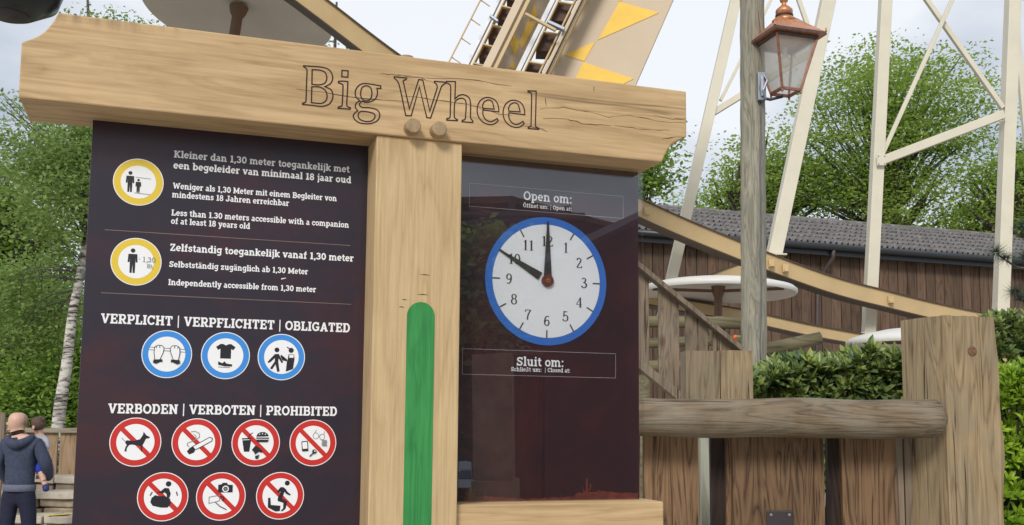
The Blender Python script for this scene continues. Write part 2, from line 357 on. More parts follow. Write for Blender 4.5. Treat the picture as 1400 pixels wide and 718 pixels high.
# ================================================================ SETTING: GROUND
def sheet(name, x0, x1, y0, y1, z, mat, n=1):
    m = MB()
    for i in range(n):
        for j in range(n):
            a, b = x0+(x1-x0)*i/n, x0+(x1-x0)*(i+1)/n; c, d = y0+(y1-y0)*j/n, y0+(y1-y0)*(j+1)/n
            m.quad((a, c, 0), (b, c, 0), (b, d, 0), (a, d, 0))
    o = m.build(name, mat, loc=(0, 0, z)); tag(o, kind='structure'); return o
sheet('meadow', -900, 900, -900, 900, -.008, 'grass')
sheet('ground', -40, 40, -30, 45, 0, 'ground')

# ================================================================ LETTERING
def stroke_poly(mb, pts, w, tf, k):
    """ribbon of width w (number or list) along 2d points; tf(x, y, k) -> 3d"""
    n = len(pts); ws = w if hasattr(w, '__len__') else [w]*n; lft = []; rgt = []
    closed = n > 3 and abs(pts[0][0]-pts[-1][0])+abs(pts[0][1]-pts[-1][1]) < 1e-6
    def dr(a, b):
        dx, dy = b[0]-a[0], b[1]-a[1]; l = math.hypot(dx, dy) or 1; return dx/l, dy/l
    for i, p in enumerate(pts):
        if closed and i in (0, n-1): a = dr(pts[-2], pts[-1]); b = dr(pts[0], pts[1])
        else: a = dr(pts[max(i-1, 0)], p) if i else dr(p, pts[1]); b = dr(p, pts[i+1]) if i < n-1 else a
        nx, ny = -(a[1]+b[1]), a[0]+b[0]; l = math.hypot(nx, ny) or 1; nx /= l; ny /= l
        cs = max(.35, nx*-a[1]+ny*a[0]); h = ws[i]/2/cs
        lft.append((p[0]+nx*h, p[1]+ny*h)); rgt.append((p[0]-nx*h, p[1]-ny*h))
    for i in range(n-1):
        mb.quad(tf(*rgt[i], k), tf(*rgt[i+1], k), tf(*lft[i+1], k), tf(*lft[i], k))
def arc(cx, cy, rx, ry, a0, a1, n=14):
    return [(cx+rx*math.cos(R(a0+(a1-a0)*i/n)), cy+ry*math.sin(R(a0+(a1-a0)*i/n))) for i in range(n+1)]
W, H = 1.62, 1.2        # stem and slab weight, cap height 7, x-height 5.3
def st(x, y0, y1): return ([(x, y0), (x, y1)], W)
def sb(x0, x1, y): return ([(x0, y), (x1, y)], H)
b_ = .52
def glyphs():
    g = {}
    X = 5.3; xs = X-b_; A7 = 7.4; as_ = A7-b_
    bowl = lambda cx, rx=1.95, a0=0, a1=360: (arc(cx, X/2, rx, X/2-.62, a0, a1, 18), 1.32)
    g['a'] = (5.6, [(arc(2.5, 3.6, 1.45, 1.1, 150, 0)+[(3.95, .6), (5.2, .6)], 1.3), (arc(2.15, 1.5, 1.35, .95, 65, 330), 1.15), ([(2.3, 2.75), (4, 2.75)], .9), ([(3.1, .75), (4, 1.5)], 1.0)])
    g['ä'] = (5.6, g['a'][1]+[([(1.0, 6.6), (2.2, 6.6)], 1.2), ([(3.2, 6.6), (4.4, 6.6)], 1.2)])
    g['b'] = (6.4, [st(1.6, 0, A7), sb(.1, 1.6, as_), (arc(3.3, X/2, 1.95, 2.05, 150, -150, 18), 1.32)])
    g['c'] = (5.3, [(arc(2.95, X/2, 1.95, 2.05, 25, 330, 18), 1.32), ([(4.55, 3.2), (4.55, 4.9)], 1.1)])
    g['d'] = (6.4, [st(4.7, 0, A7), sb(3.3, 4.7, as_), sb(4.7, 6.1, b_), (arc(3.0, X/2, 1.95, 2.05, 30, 330, 18), 1.32)])
    g['e'] = (5.6, [(arc(2.85, X/2, 1.95, 2.05, 0, 318, 18), 1.32), ([(1.0, 2.7), (5.3, 2.7)], .95)])
    g['f'] = (4.3, [([(2.0, 0), (2.0, 5.2)]+arc(3.3, 5.4, 1.3, 1.45, 180, 80, 8), 1.35), sb(.4, 3.9, 4.75), sb(.5, 3.6, b_)])
    g['g'] = (6.2, [(arc(2.9, 2.9, 1.9, 1.85, 30, 330, 18), 1.3), ([(4.75, 5.2), (4.75, -.2)]+arc(2.9, -.3, 1.85, 1.25, 0, -150, 10), 1.3), sb(4.75, 6.0, xs)])
    g['h'] = (6.9, [st(1.7, 0, A7), sb(.3, 1.7, as_), sb(.3, 3.1, b_), (arc(3.35, 3.2, 1.7, 1.5, 160, 0, 10)+[(5.05, 0)], 1.35), sb(3.8, 6.6, b_)])
    g['i'] = (3.4, [st(1.8, 0, X), sb(.4, 1.8, xs), sb(.3, 3.2, b_), ([(1.1, 6.7), (2.5, 6.7)], 1.3)])
    g['j'] = (3.1, [([(1.9, X), (1.9, -.3)]+arc(.7, -.4, 1.2, 1.15, 0, -90, 8), 1.35), sb(.5, 1.9, xs), ([(1.2, 6.7), (2.6, 6.7)], 1.3)])
    g['k'] = (6.6, [st(1.7, 0, A7), sb(.3, 1.7, as_), sb(.3, 3.0, b_), ([(1.9, 2.3), (4.9, 4.9)], 1.25), ([(2.9, 2.9), (5.2, .4)], 1.4), sb(4.1, 6.4, b_), sb(3.8, 6.1, xs)])
    g['l'] = (3.4, [st(1.8, 0, A7), sb(.4, 1.8, as_), sb(.3, 3.2, b_)])
    g['m'] = (9.9, [st(1.6, 0, X), sb(.3, 1.6, xs), sb(.3, 2.8, b_), (arc(3.2, 3.4, 1.5, 1.3, 160, 0, 10)+[(4.7, 0)], 1.35), (arc(6.4, 3.4, 1.6, 1.3, 165, 0, 10)+[(8.0, 0)], 1.35), sb(3.6, 5.8, b_), sb(6.9, 9.5, b_)])
    g['n'] = (6.9, [st(1.7, 0, X), sb(.3, 1.7, xs), sb(.3, 3.1, b_), (arc(3.35, 3.2, 1.7, 1.5, 160, 0, 10)+[(5.05, 0)], 1.35), sb(3.8, 6.6, b_)])
    g['o'] = (5.9, [bowl(2.95, 2.0)])
    g['p'] = (6.4, [st(1.7, -2, X), sb(.2, 1.7, xs), sb(.3, 3.1, -1.5), (arc(3.4, X/2, 1.95, 2.05, 150, -150, 18), 1.32)])
    g['r'] = (4.9, [st(1.7, 0, X), sb(.3, 1.7, xs), sb(.3, 3.3, b_), (arc(3.4, 3.0, 1.6, 1.65, 150, 80, 6)+[(4.6, 4.6)], 1.35)])
    g['s'] = (5.0, [([(4.2, 3.7), (3.9, 4.4), (2.6, 4.75), (1.3, 4.4), (1.15, 3.6), (2.3, 2.85), (3.6, 2.4), (4.05, 1.5), (3.2, .65), (1.9, .6), (1.0, 1.1), (.85, 1.8)], 1.2)])
    g['t'] = (4.1, [([(1.9, 6.6), (1.9, 1.6), (2.3, .8), (3.1, .62), (3.9, .8)], 1.35), sb(.3, 3.7, 4.75)])
    g['u'] = (6.7, [([(1.7, X)]+arc(3.25, 2.0, 1.55, 1.4, 180, 350, 10), 1.35), st(4.85, 0, X), sb(.3, 1.7, xs), sb(3.5, 4.85, xs), sb(4.85, 6.3, b_)])
    g['ü'] = g['u']
    g['v'] = (6.1, [([(1.2, 4.9), (3.05, .2)], 1.4), ([(3.05, .2), (4.9, 4.9)], 1.3), sb(.1, 2.6, xs), sb(3.6, 6.0, xs)])
    g['w'] = (8.8, [([(1.2, 4.9), (2.7, .3)], 1.3), ([(2.7, .3), (4.4, 4.9)], 1.15), ([(4.4, 4.9), (6.1, .3)], 1.3), ([(6.1, .3), (7.6, 4.9)], 1.15), sb(.1, 2.5, xs), sb(6.4, 8.7, xs)])
    g['y'] = (6.1, [([(1.2, 4.9), (3.15, .3)], 1.4), ([(4.9, 4.9), (2.7, -1.3), (1.9, -1.6), (.9, -1.4)], 1.3), sb(.1, 2.6, xs), sb(3.6, 6.0, xs)])
    g['z'] = (5.4, [sb(.6, 4.8, xs), sb(.6, 4.9, b_), ([(4.3, 4.6), (1.2, .8)], 1.3), ([(1.0, 3.4), (1.0, 4.7)], .9), ([(4.5, .6), (4.5, 1.9)], .9)])
    g['ß'] = (6.6, [([(1.7, 0), (1.7, 5.6)]+arc(3.1, 5.5, 1.4, 1.4, 180, -50, 10)+[(3.6, 3.9), (4.9, 2.6), (5.0, 1.4), (4.0, .6), (2.9, .8)], 1.3), sb(.3, 2.6, b_)])
    T = 7; ts = T-b_
    g['A'] = (7.8, [([(1.6, .4), (3.9, 6.8)], 1.4), ([(3.9, 6.8), (6.2, .4)], 1.5), sb(2.4, 5.5, 2.2), sb(.2, 3.0, b_), sb(4.8, 7.6, b_)])
    g['B'] = (7.2, [st(1.9, 0, T), sb(.3, 4.3, b_), sb(.3, 4.2, ts), sb(1.9, 4.2, 3.6), (arc(4.1, 5.05, 1.55, 1.45, 90, -90), 1.4), (arc(4.2, 2.05, 1.85, 1.55, 90, -90), 1.4)])
    g['C'] = (7.0, [(arc(3.7, 3.5, 2.7, 2.9, 35, 325, 22), 1.4), ([(6.0, 4.4), (6.0, 6.9)], 1.1)])
    g['D'] = (7.5, [st(1.9, 0, T), sb(.3, 3.8, b_), sb(.3, 3.8, ts), (arc(3.6, 3.5, 2.6, 3.0, 90, -90, 18), 1.45)])
    g['E'] = (6.8, [st(1.9, 0, T), sb(.3, 6.3, b_), sb(.3, 6.2, ts), sb(1.9, 4.8, 3.6), ([(5.8, .3), (5.8, 2.3)], 1.1), ([(5.7, 4.9), (5.7, 6.8)], 1.1), ([(4.6, 2.8), (4.6, 4.4)], .9)])
    g['F'] = (6.5, [st(1.9, 0, T), sb(.3, 3.9, b_), sb(.3, 6.2, ts), sb(1.9, 4.8, 3.5), ([(5.7, 4.9), (5.7, 6.8)], 1.1), ([(4.6, 2.7), (4.6, 4.3)], .9)])
    g['G'] = (7.6, [(arc(3.8, 3.5, 2.7, 2.9, 38, 345, 22), 1.4), ([(6.1, 4.6), (6.1, 6.8)], 1.0), sb(4.0, 7.2, 3.1), ([(6.0, 3.0), (6.0, .6)], 1.4)])
    g['H'] = (8.2, [st(2.0, 0, T), st(6.2, 0, T), sb(2.0, 6.2, 3.5), sb(.4, 3.4, b_), sb(.4, 3.4, ts), sb(4.8, 7.8, b_), sb(4.8, 7.8, ts)])
    g['I'] = (3.8, [st(1.9, 0, T), sb(.3, 3.5, b_), sb(.3, 3.5, ts)])
    g['J'] = (6.3, [([(4.3, T), (4.3, 2.2)]+arc(2.5, 2.2, 1.8, 1.6, 0, -180, 10), 1.4), sb(2.6, 6.0, ts)])
    g['K'] = (7.8, [st(1.9, 0, T), sb(.3, 3.4, b_), sb(.3, 3.4, ts), ([(2.2, 2.8), (6.0, 6.6)], 1.3), ([(3.4, 3.7), (6.2, .4)], 1.45), sb(4.8, 7.6, b_), sb(4.7, 7.3, ts)])
    g['L'] = (6.4, [st(1.9, 0, T), sb(.3, 6.0, b_), sb(.3, 3.6, ts), ([(5.5, .3), (5.5, 2.6)], 1.1)])
    g['M'] = (9.8, [st(1.9, 0, T), st(7.9, 0, T), ([(1.9, 6.7), (4.9, 1.3)], 1.4), ([(4.9, 1.3), (7.9, 6.7)], 1.3), sb(.3, 3.4, b_), sb(.3, 1.9, ts), sb(6.4, 9.5, b_), sb(7.9, 9.5, ts)])
    g['N'] = (8.2, [st(1.9, 0, T), st(6.3, 0, T), ([(1.9, 6.6), (6.3, .5)], 1.4), sb(.3, 3.3, b_), sb(.3, 1.9, ts), sb(4.9, 7.9, ts)])
    g['O'] = (7.6, [(arc(3.8, 3.5, 2.75, 2.9, 0, 360, 26), 1.42)])
    g['Ö'] = (7.6, g['O'][1]+[([(2.0, 8.3), (3.2, 8.3)], 1.2), ([(4.4, 8.3), (5.6, 8.3)], 1.2)])
    g['P'] = (6.9, [st(1.9, 0, T), sb(.3, 3.7, b_), sb(.3, 4.2, ts), sb(1.9, 4.2, 3.0), (arc(4.1, 4.75, 1.75, 1.74, 90, -90, 12), 1.4)])
    g['R'] = (7.4, [st(1.9, 0, T), sb(.3, 3.5, b_), sb(.3, 4.2, ts), sb(1.9, 4.2, 3.2), (arc(4.1, 4.85, 1.7, 1.64, 90, -90, 12), 1.4), ([(4.1, 3.1), (5.7, .4)], 1.45), sb(5.0, 7.2, b_)])
    g['S'] = (6.5, [([(5.4, 5.0), (5.0, 5.9), (3.3, 6.4), (1.7, 5.9), (1.3, 4.9), (2.0, 4.0), (4.3, 3.2), (5.3, 2.2), (4.9, 1.1), (3.2, .6), (1.5, 1.0), (.95, 2.1)], 1.35), ([(5.5, 4.7), (5.5, 6.8)], .9), ([(.9, .2), (.9, 2.4)], .9)])
    g['T'] = (7.0, [st(3.5, 0, T), sb(2.0, 5.0, b_), sb(.5, 6.5, ts), ([(1.0, 4.7), (1.0, 6.8)], 1.1), ([(6.0, 4.7), (6.0, 6.8)], 1.1)])
    g['V'] = (7.6, [([(1.5, 6.6), (3.8, .2)], 1.5), ([(3.8, .2), (6.1, 6.6)], 1.35), sb(.2, 3.0, ts), sb(4.7, 7.4, ts)])
    g['W'] = (10.8, [([(1.5, 6.6), (3.3, .3)], 1.4), ([(3.3, .3), (5.4, 6.2)], 1.25), ([(5.4, 6.2), (7.5, .3)], 1.4), ([(7.5, .3), (9.3, 6.6)], 1.25), sb(.2, 3.0, ts), sb(7.9, 10.6, ts)])
    g['Z'] = (6.7, [sb(.8, 6.0, ts), sb(.7, 6.1, b_), ([(5.3, 6.2), (1.5, .8)], 1.4), ([(1.2, 4.8), (1.2, 6.6)], 1.0), ([(5.7, .4), (5.7, 2.3)], 1.0)])
    g['0'] = (6.2, [(arc(3.1, 3.5, 1.95, 2.9, 0, 360, 22), 1.4)])
    g['1'] = (4.8, [st(2.7, 0, T), sb(.8, 4.5, b_), ([(.8, 6.0), (2.7, 6.5)], 1.0)])
    g['3'] = (6.0, [([(1.0, 5.4), (1.6, 6.2), (3.0, 6.4), (4.4, 5.9), (4.6, 4.8), (3.8, 3.9), (2.6, 3.7)], 1.3), ([(2.6, 3.7), (4.2, 3.4), (4.9, 2.2), (4.4, 1.0), (2.9, .6), (1.4, .9), (.8, 1.8)], 1.35)])
    g['8'] = (6.1, [(arc(3.05, 5.1, 1.65, 1.4, 0, 360, 16), 1.25), (arc(3.05, 2.0, 1.95, 1.5, 0, 360, 16), 1.3)])
    g[','] = (2.8, [([(1.6, 1.3), (1.6, .2), (.9, -1.1)], 1.3)])
    g['.'] = (2.8, [([(.7, .7), (2.1, .7)], 1.4)])
    g[':'] = (2.9, [([(.7, .7), (2.1, .7)], 1.4), ([(.7, 4.4), (2.1, 4.4)], 1.4)])
    g['|'] = (3.4, [([(1.7, -1.4), (1.7, 7.6)], .8)])
    g['>'] = (5.5, [([(1, 1.5), (4.5, 3.5), (1, 5.5)], .9)])
    g[' '] = (3.0, [])
    return g
G = glyphs()
def text(mb, s, p0, p1, cap_px, off, weight=1.12):
    """write s on the sign between photo pixels p0 and p1 (baseline ends), capital height cap_px"""
    u0, z0 = S(*p0, off); u1, z1 = S(*p1, off); _, zt = S(p0[0], p0[1]-cap_px, off); _, zb = S(*p0, off)
    z = (z0+z1)/2; sy = (zt-zb)/7; tot = sum(G[c][0] for c in s)-.4; sx = (u1-u0)/tot; x = -.2
    for c in s:
        adv, strokes = G[c]
        for k, (pts, wd) in enumerate(strokes):
            # horizontal squeeze keeps weights even
            q = [((x+px)*sx, py*sy) for px, py in pts]
            stroke_poly(mb, q, wd*min(sx, sy)*weight if not hasattr(wd, '__len__') else [a*sx for a in wd], lambda a, b, kk: (u0+a, -off-kk*2.2e-5, z+b), k)
        x += adv

# ================================================================ INFORMATION SIGN
sign = empty('information_sign', (-math.sin(YAW)*DS, math.cos(YAW)*DS, 0), YAW,
             label='large oak framed ride rules sign with a Big Wheel beam, dark panels and clock', cat='information sign')
PF = .066; BF = .072               # how far the post and the beam stand proud of the panels
def SP(pts, off): return [S(x, y, off) for x, y in pts]
# beam: outline on its front face
out = [(25, 133), (25.5, 57)]
out += [(40, 54), (52, 49), (62, 42), (70, 33), (76, 24), (80, 18)]
out += [(938.5, 124), (938.5, 187)]
out += [(927, 192), (918, 198), (912, 206), (908, 215), (905, 222)]
BO = SP(out, BF)
zt = (BO[7][1]+BO[8][1])/2; BO[7] = (BO[7][0], zt); BO[8] = (BO[8][0], zt)
BZ0 = (BO[0][1]+BO[14][1])/2
# left end slants inwards at its foot
lu = BO[0][0]; BO[1] = (lu, BO[1][1]); ru = BO[8][0]; BO[9] = (ru, BO[9][1])
BO[14] = (BO[14][0], BZ0); BO[0] = (lu, BZ0)
beam = MB(); cx = (lu+ru)/2; cz = (BZ0+zt)/2
beam.prism([(a-cx, b-cz) for a, b in BO], -BF, .040)
beam_o = beam.build('beam', 'oak_beam', sign, (cx, 0, cz), bevel=.0022)
# engraved outline letters traced on the beam
def smooth(spec, k=5):
    pts = []
    for tkn in spec.split():
        c = tkn.endswith('c'); a, b = tkn.rstrip('c').split(','); pts.append((float(a), float(b), c))
    n = len(pts); res = []
    for i in range(n):
        p0, p1, p2, p3 = pts[i-1], pts[i], pts[(i+1) % n], pts[(i+2) % n]
        a = p1 if p1[2] else p0; d = p2 if p2[2] else p3
        if p1[2] and p2[2]: res.append(p1[:2]); continue
        t1 = ((p2[0]-a[0])*(.5 if not p1[2] else .9), (p2[1]-a[1])*(.5 if not p1[2] else .9)); t2 = ((d[0]-p1[0])*(.5 if not p2[2] else .9), (d[1]-p1[1])*(.5 if not p2[2] else .9))
        for j in range(k):
            t = j/k; h1 = 2*t**3-3*t**2+1; h2 = t**3-2*t**2+t; h3 = -2*t**3+3*t**2; h4 = t**3-t**2
            res.append((h1*p1[0]+h2*t1[0]+h3*p2[0]+h4*t2[0], h1*p1[1]+h2*t1[1]+h3*p2[1]+h4*t2[1]))
    res.append(res[0]); return res
E1 = '670,378c 540,362c 540,400 562,440 600,458 635,445 655,432c 665,447c 640,472 600,482 545,465 505,420 492,360 508,300 545,266 590,260 640,283 665,328'
E2 = '540,348c 537,325 552,295 585,280 615,295 632,355c'
def shift(s, dx, dy): return ' '.join('%g,%g%s' % (float(t.rstrip('c').split(',')[0])+dx, float(t.rstrip('c').split(',')[1])+dy, 'c' if t[-1] == 'c' else '') for t in s.split())
A1 = ['60,60c 130,65 210,72 270,95 298,150 283,203 235,231c 285,258 300,310 275,368 215,392 130,384 52,377c 52,366c 72,360 80,335 84,200 88,105 78,80 60,68c',
      '130,92c 190,96 235,115 250,160 235,200 190,216 128,212c', '127,232c 190,234 238,262 252,310 240,348 200,368 124,362c',
      '374,98c 424,102c 422,154c 372,150c',
      '345,188c 380,186 422,190c 418,280 413,375 422,395 443,405c 440,416c 400,412 342,408c 345,398c 368,390 376,370 382,235 375,212 345,200c',
      '690,224c 692,247c 660,245c 664,290 640,338 580,360 535,350c 516,376 538,400 600,404 662,422 683,465 662,510 600,534 515,526 470,488 472,455 503,428c 483,400 492,365 520,346c 486,310 490,250 548,206',
      '572,224 606,238 619,285 606,334 572,347 538,332 526,285 540,238', '540,433 600,440 638,455 643,482 618,510 568,516 520,498 506,467 515,442',
      '802,150c 902,160c 899,172c 875,185 882,220 925,412c 1002,172c 1035,178c 1092,432c 1147,260 1152,230 1145,210 1129,198c 1129,187c 1222,195c 1219,205c 1192,225 1177,260 1099,488c 1067,484c 1007,232c 940,470c 895,468c 850,250 828,188 802,162c']
A2 = ['240,128c 315,130c 310,272c 345,243 385,238 425,262 438,310 438,410 443,435 458,452c 455,465c 368,458c 370,447c 393,437 398,400 402,320 394,280 362,266 325,280 308,310 305,410 312,430 332,442c 330,450c 243,445c 245,432c 268,425 272,390 275,250 275,170 262,150 240,140c',
      E1, E2, shift(E1, 212, 23), shift(E2, 212, 23),
      '908,205c 975,208c 972,350 969,480 976,500 997,512c 995,521c 910,513c 910,502c 930,495 933,470 936,350 938,240 930,222 908,215c']
eng = MB(); k = 0
for lst, ox, oy in ((A1, 405, 80), (A2, 570, 90)):
    for sp in lst:
        pts = [S(ox+a/5.983, oy+b/5.983, BF) for a, b in smooth(sp)]
        stroke_poly(eng, [(a-cx, b-cz) for a, b in pts], .0019, lambda a, b, kk: (a, -BF-.0003-kk*2e-5, b), k % 5); k += 1
eng.build('engraved_lettering', 'burn', beam_o)
# splits in the beam
for pl in ([(520, 101), (545, 103), (572, 106), (592, 113)], [(548, 131), (590, 136), (640, 143), (672, 150)], [(655, 148), (684, 156), (700, 158)], [(738, 149), (770, 147), (800, 152), (833, 160), (862, 158), (900, 166), (938, 168)],
           [(742, 162), (775, 163), (800, 170), (836, 172)], [(905, 190), (925, 188), (938, 187)], [(745, 133), (747, 146)], [(812, 118), (812, 127)], [(405, 121), (500, 135), (560, 140)],
           [(840, 172), (880, 177), (915, 178)], [(715, 172), (740, 176), (748, 181)], [(893, 157), (920, 163), (938, 162)], [(555, 106), (640, 108), (700, 118)]):
    q = []
    for i in range(len(pl)-1):
        for j in range(5):
            t = j/5; q.append((pl[i][0]*(1-t)+pl[i+1][0]*t, pl[i][1]*(1-t)+pl[i+1][1]*t+random.uniform(-.8, .8)))
    q.append(pl[-1]); q = [S(a, b, BF) for a, b in q]; n = len(q)
    crk = MB(); stroke_poly(crk, [(a-cx, b-cz) for a, b in q], [.0003+.0014*random.random()*math.sin(math.pi*(i+.4)/n) for i in range(n)], lambda a, b, kk: (a, -BF-.00025, b), 0)
    crk.build('split', 'crack', beam_o)
for (x, y) in ((564, 173), (599.5, 177)):
    u, z = S(x+.5, y, BF+.012); m = MB(); mx = Matrix.Translation((0, 0, 0)) @ Matrix.Rotation(R(90), 4, 'X')
    m.lathe([(.0001, .018), (.0100, .0178), (.0112, .0165), (.0114, -.004)], 24, mx)
    m.build('peg', 'oak_end', beam_o, (u-cx, -BF, z-cz), smooth=False, bevel=0)
u, z = S(555, 76, .03); m = MB(); m.lathe([(.0114, -.02), (.0114, .010), (.0105, .0125), (.0001, .013)], 20)
m.build('peg', 'oak_end', beam_o, (u-cx, -.035, zt-cz))
# post with green gauge
pl, _ = S(515, 195, PF); pr, _ = S(632, 197, PF)
post = MB(); post.box((0, (-PF+.055)/2, 0), (pr-pl, PF+.055, BZ0))
post_o = post.build('post', 'oak_z', sign, ((pl+pr)/2, 0, BZ0/2), bevel=.002)
gl_, _ = S(556, 450, PF); gr_, _ = S(594, 450, PF); _, gt = S(575, 413, PF); gw = (gr_-gl_)/2
gm = MB(); pts = [(-gw, -.9), (gw, -.9)]+[(gw*math.cos(R(a)), gt-gw-BZ0/2+gw*math.sin(R(a))) for a in range(0, 181, 12)]
gm.prism([(a, b if b > -.5 else -BZ0/2+.3) for a, b in pts], -PF-.0007, -PF+.001)
gm.build('height_gauge', 'green', post_o, ((gl_+gr_)/2-(pl+pr)/2, 0, 0))
for (x, y, ww) in ((581, 376, .007), (578, 403, .008), (549, 420, .004), (553, 410, .004)):
    m = MB(); u, z = S(x, y, PF); stroke_poly(m, [(-ww, 0), (0, .0005), (ww, -.0003)], [.0003, .0013, .0003], lambda a, b, kk: (a, -PF-.0004, b), 0)
    m.build('split', 'crack', post_o, (u-(pl+pr)/2, 0, z-BZ0/2))
# rules panel
ll, ztop = S(127, 163); _, zb_ = S(98, 718)
rp = MB(); pz0, pz1 = .62, BZ0+.004
rp.box((0, .009, 0), (pl+.004-ll, .018, pz1-pz0)); pcx, pcz = (ll+pl+.004)/2, (pz0+pz1)/2
panel = rp.build('rules_panel', 'panel', sign, (pcx, 0, pcz), bevel=.001)
tm = MB()
LN = [('Kleiner dan 1,30 meter toegankelijk met', (237.7, 214.9), (477.7, 236.5), 9.5), ('een begeleider van minimaal 18 jaar oud', (237, 230.3), (480, 250.9), 9.5),
      ('Weniger als 1,30 Meter mit einem Begleiter von', (236.2, 257.7), (460.3, 275.6), 8.2), ('mindestens 18 Jahren erreichbar', (235.2, 269.8), (395.1, 282), 8.2),
      ('Less than 1.30 meters accessible with a companion', (234.3, 294.3), (476.9, 311.9), 8.2), ('of at least 18 years old', (233.7, 305.7), (341.7, 313.6), 8.2),
      ('Zelfstandig toegankelijk vanaf 1,30 meter', (232.1, 342.9), (483.4, 357.8), 9.7), ('Selbstständig zugänglich ab 1,30 Meter', (231.2, 364.5), (421, 375.8), 8.0),
      ('Independently accessible from 1,30 meter', (230, 389.6), (432, 399.9), 8.0)]
for s_, a, b, cpx in LN: text(tm, s_, a, b, cpx, .0004)
text(tm, 'VERPLICHT | VERPFLICHTET | OBLIGATED', (137.8, 442.3), (478.6, 454.0), 13.2, .0004)
text(tm, 'VERBODEN | VERBOTEN | PROHIBITED', (147.6, 566.0), (460.9, 567.9), 13.4, .0004)
tm.v = [(a-pcx, b, c-pcz) for a, b, c in tm.v]
tm.build('lettering', 'white_print', panel)
lm = MB()
for a, b in (((143, 313.5), (479, 336.5)), ((138, 400), (480, 416.5))):
    q = [S(*a), S(*b)]; z = (q[0][1]+q[1][1])/2; stroke_poly(lm, [(q[0][0]-pcx, z-pcz), (q[1][0]-pcx, z-pcz)], .0009, lambda x, y, kk: (x, -.0004, y), 0)
lm.build('divider_line', 'line_print', panel)
m = MB(); q = [S(384.5, 381.5), S(391, 380.3)]; stroke_poly(m, [(a-pcx, b-pcz) for a, b in q], [.0016, .0008], lambda x, y, kk: (x, -.0005, y), 0); m.build('scratch', 'white_print', panel)

# pictograms: unit disc coordinates, y up; layers stacked 0.15 mm apart
PR = .0224*DS
MATS = ['white_print', 'yellow', 'blue', 'red', 'black', 'greyprint']
class Pic:
    def __init__(s): s.m = MB(); s.k = 0
    def tf(s, x, y, kk=0): return (x*PR, -.0004-s.k*.00012-kk*1e-5, y*PR)
    def poly(s, pts, mat):
        s.m.cur = mat; s.k += 1
        n = len(pts); ar = sum(pts[i][0]*pts[(i+1) % n][1]-pts[(i+1) % n][0]*pts[i][1] for i in range(n))
        if ar < 0: pts = pts[::-1]
        s.m.quad(*[s.tf(*p) for p in pts])
    def disc(s, x, y, r, mat, ry=None, n=40): s.poly([(x+r*math.cos(2*math.pi*i/n), y+(ry or r)*math.sin(2*math.pi*i/n)) for i in range(n)], mat)
    def line(s, pts, w, mat): s.m.cur = mat; s.k += 1; stroke_poly(s.m, pts, w, s.tf, 0)
    def done(s, px, label):
        u, z = px; o = s.m.build('pictogram', MATS, panel, (u-pcx, 0, z-pcz)); o['label'] = label
def base(col, ri=.73):
    p = Pic(); p.disc(0, 0, 1, 0); p.disc(0, 0, .965, col, n=56); p.disc(0, 0, ri, 0, n=48); return p
def bar(p): p.line([(-.53, .53), (.53, -.53)], .19, 3)
def person(p, x, y, h):        # simple standing figure, feet at y
    p.disc(x, y+h*.92, h*.09, 4, n=16); p.poly([(x-h*.17, y+h*.78), (x+h*.17, y+h*.78), (x+h*.19, y+h*.44), (x+h*.12, y+h*.44), (x+h*.11, y+h*.66), (x+h*.10, y), (x+h*.02, y), (x+.0, y+h*.38), (x-h*.02, y), (x-h*.10, y), (x-h*.11, y+h*.66), (x-h*.12, y+h*.44), (x-h*.19, y+h*.44)], 4)
CC = {k: (a*DS, CAMZ+b*DS) for k, (a, b) in {'b1': (-.00573, .06504), 'b2': (.04703, .06529), 'b3': (.09906, .06546), 'r1': (-.02971, -.01658), 'r2': (.02403, -.01669), 'r3': (.07776, -.01681), 'r4': (.13158, -.01677), 'r5': (-.00385, -.06643), 'r6': (.04771, -.0668), 'r7': (.10199, -.06688), 'y1': (-.0377, .22596), 'y2': (-.03641, .1504)}.items()}
p = base(1, .70); person(p, -.33, -.45, .88); person(p, .0, -.45, .58); p.line([(-.12, .20), (.48, .17)], .018, 5); p.line([(-.15, -.47), (.48, -.50)], .018, 5)
p.done(CC['y1'], 'yellow ringed pictogram of an adult beside a child')
p = base(1, .70); person(p, -.14, -.48, 1.02)
for i, (ch, x, y, sc_) in enumerate((('>', .08, .05, .020), ('1', .24, .0, .032), (',', .39, .0, .032), ('3', .44, .0, .032), ('0', .60, .0, .032), ('m', .42, -.24, .030))):
    for pts, wd in G[ch][1]: p.line([(x+a*sc_*.8, y+b*sc_) for a, b in pts], wd*sc_*.55, 5)
p.done(CC['y2'], 'yellow ringed pictogram of one adult marked 1,30 m')
p = base(2)
p.line([(-.70, .27), (.72, .21)], .022, 4); p.line([(-.70, .16), (.72, .10)], .022, 4)
for sx, ox in ((1, -.32), (-1, .32)):
    p.poly([(ox-sx*.17, .30), (ox-sx*.05, .37), (ox+sx*.12, .36), (ox+sx*.20, .24), (ox+sx*.17, .05), (ox+sx*.06, -.22), (ox-sx*.14, -.25), (ox-sx*.19, .05)], 0)
    p.line([(ox-sx*.14, -.25), (ox-sx*.19, .05), (ox-sx*.17, .28), (ox-sx*.05, .36), (ox+sx*.12, .35), (ox+sx*.20, .24), (ox+sx*.17, .05), (ox+sx*.06, -.22)], .028, 4)
    p.line([(ox-sx*.13, .33), (ox-sx*.09, .24)], .03, 4); p.line([(ox+sx*.02, .36), (ox+sx*.03, .25)], .03, 4)
    p.poly([(ox-sx*.19, -.24), (ox+sx*.14, -.22), (ox+sx*.16, -.34), (ox+sx*.08, -.33), (ox-sx*.10, -.42), (ox-sx*.22, -.37)], 4)
p.done(CC['b1'], 'blue ringed pictogram of two hands holding a bar')
p = base(2)
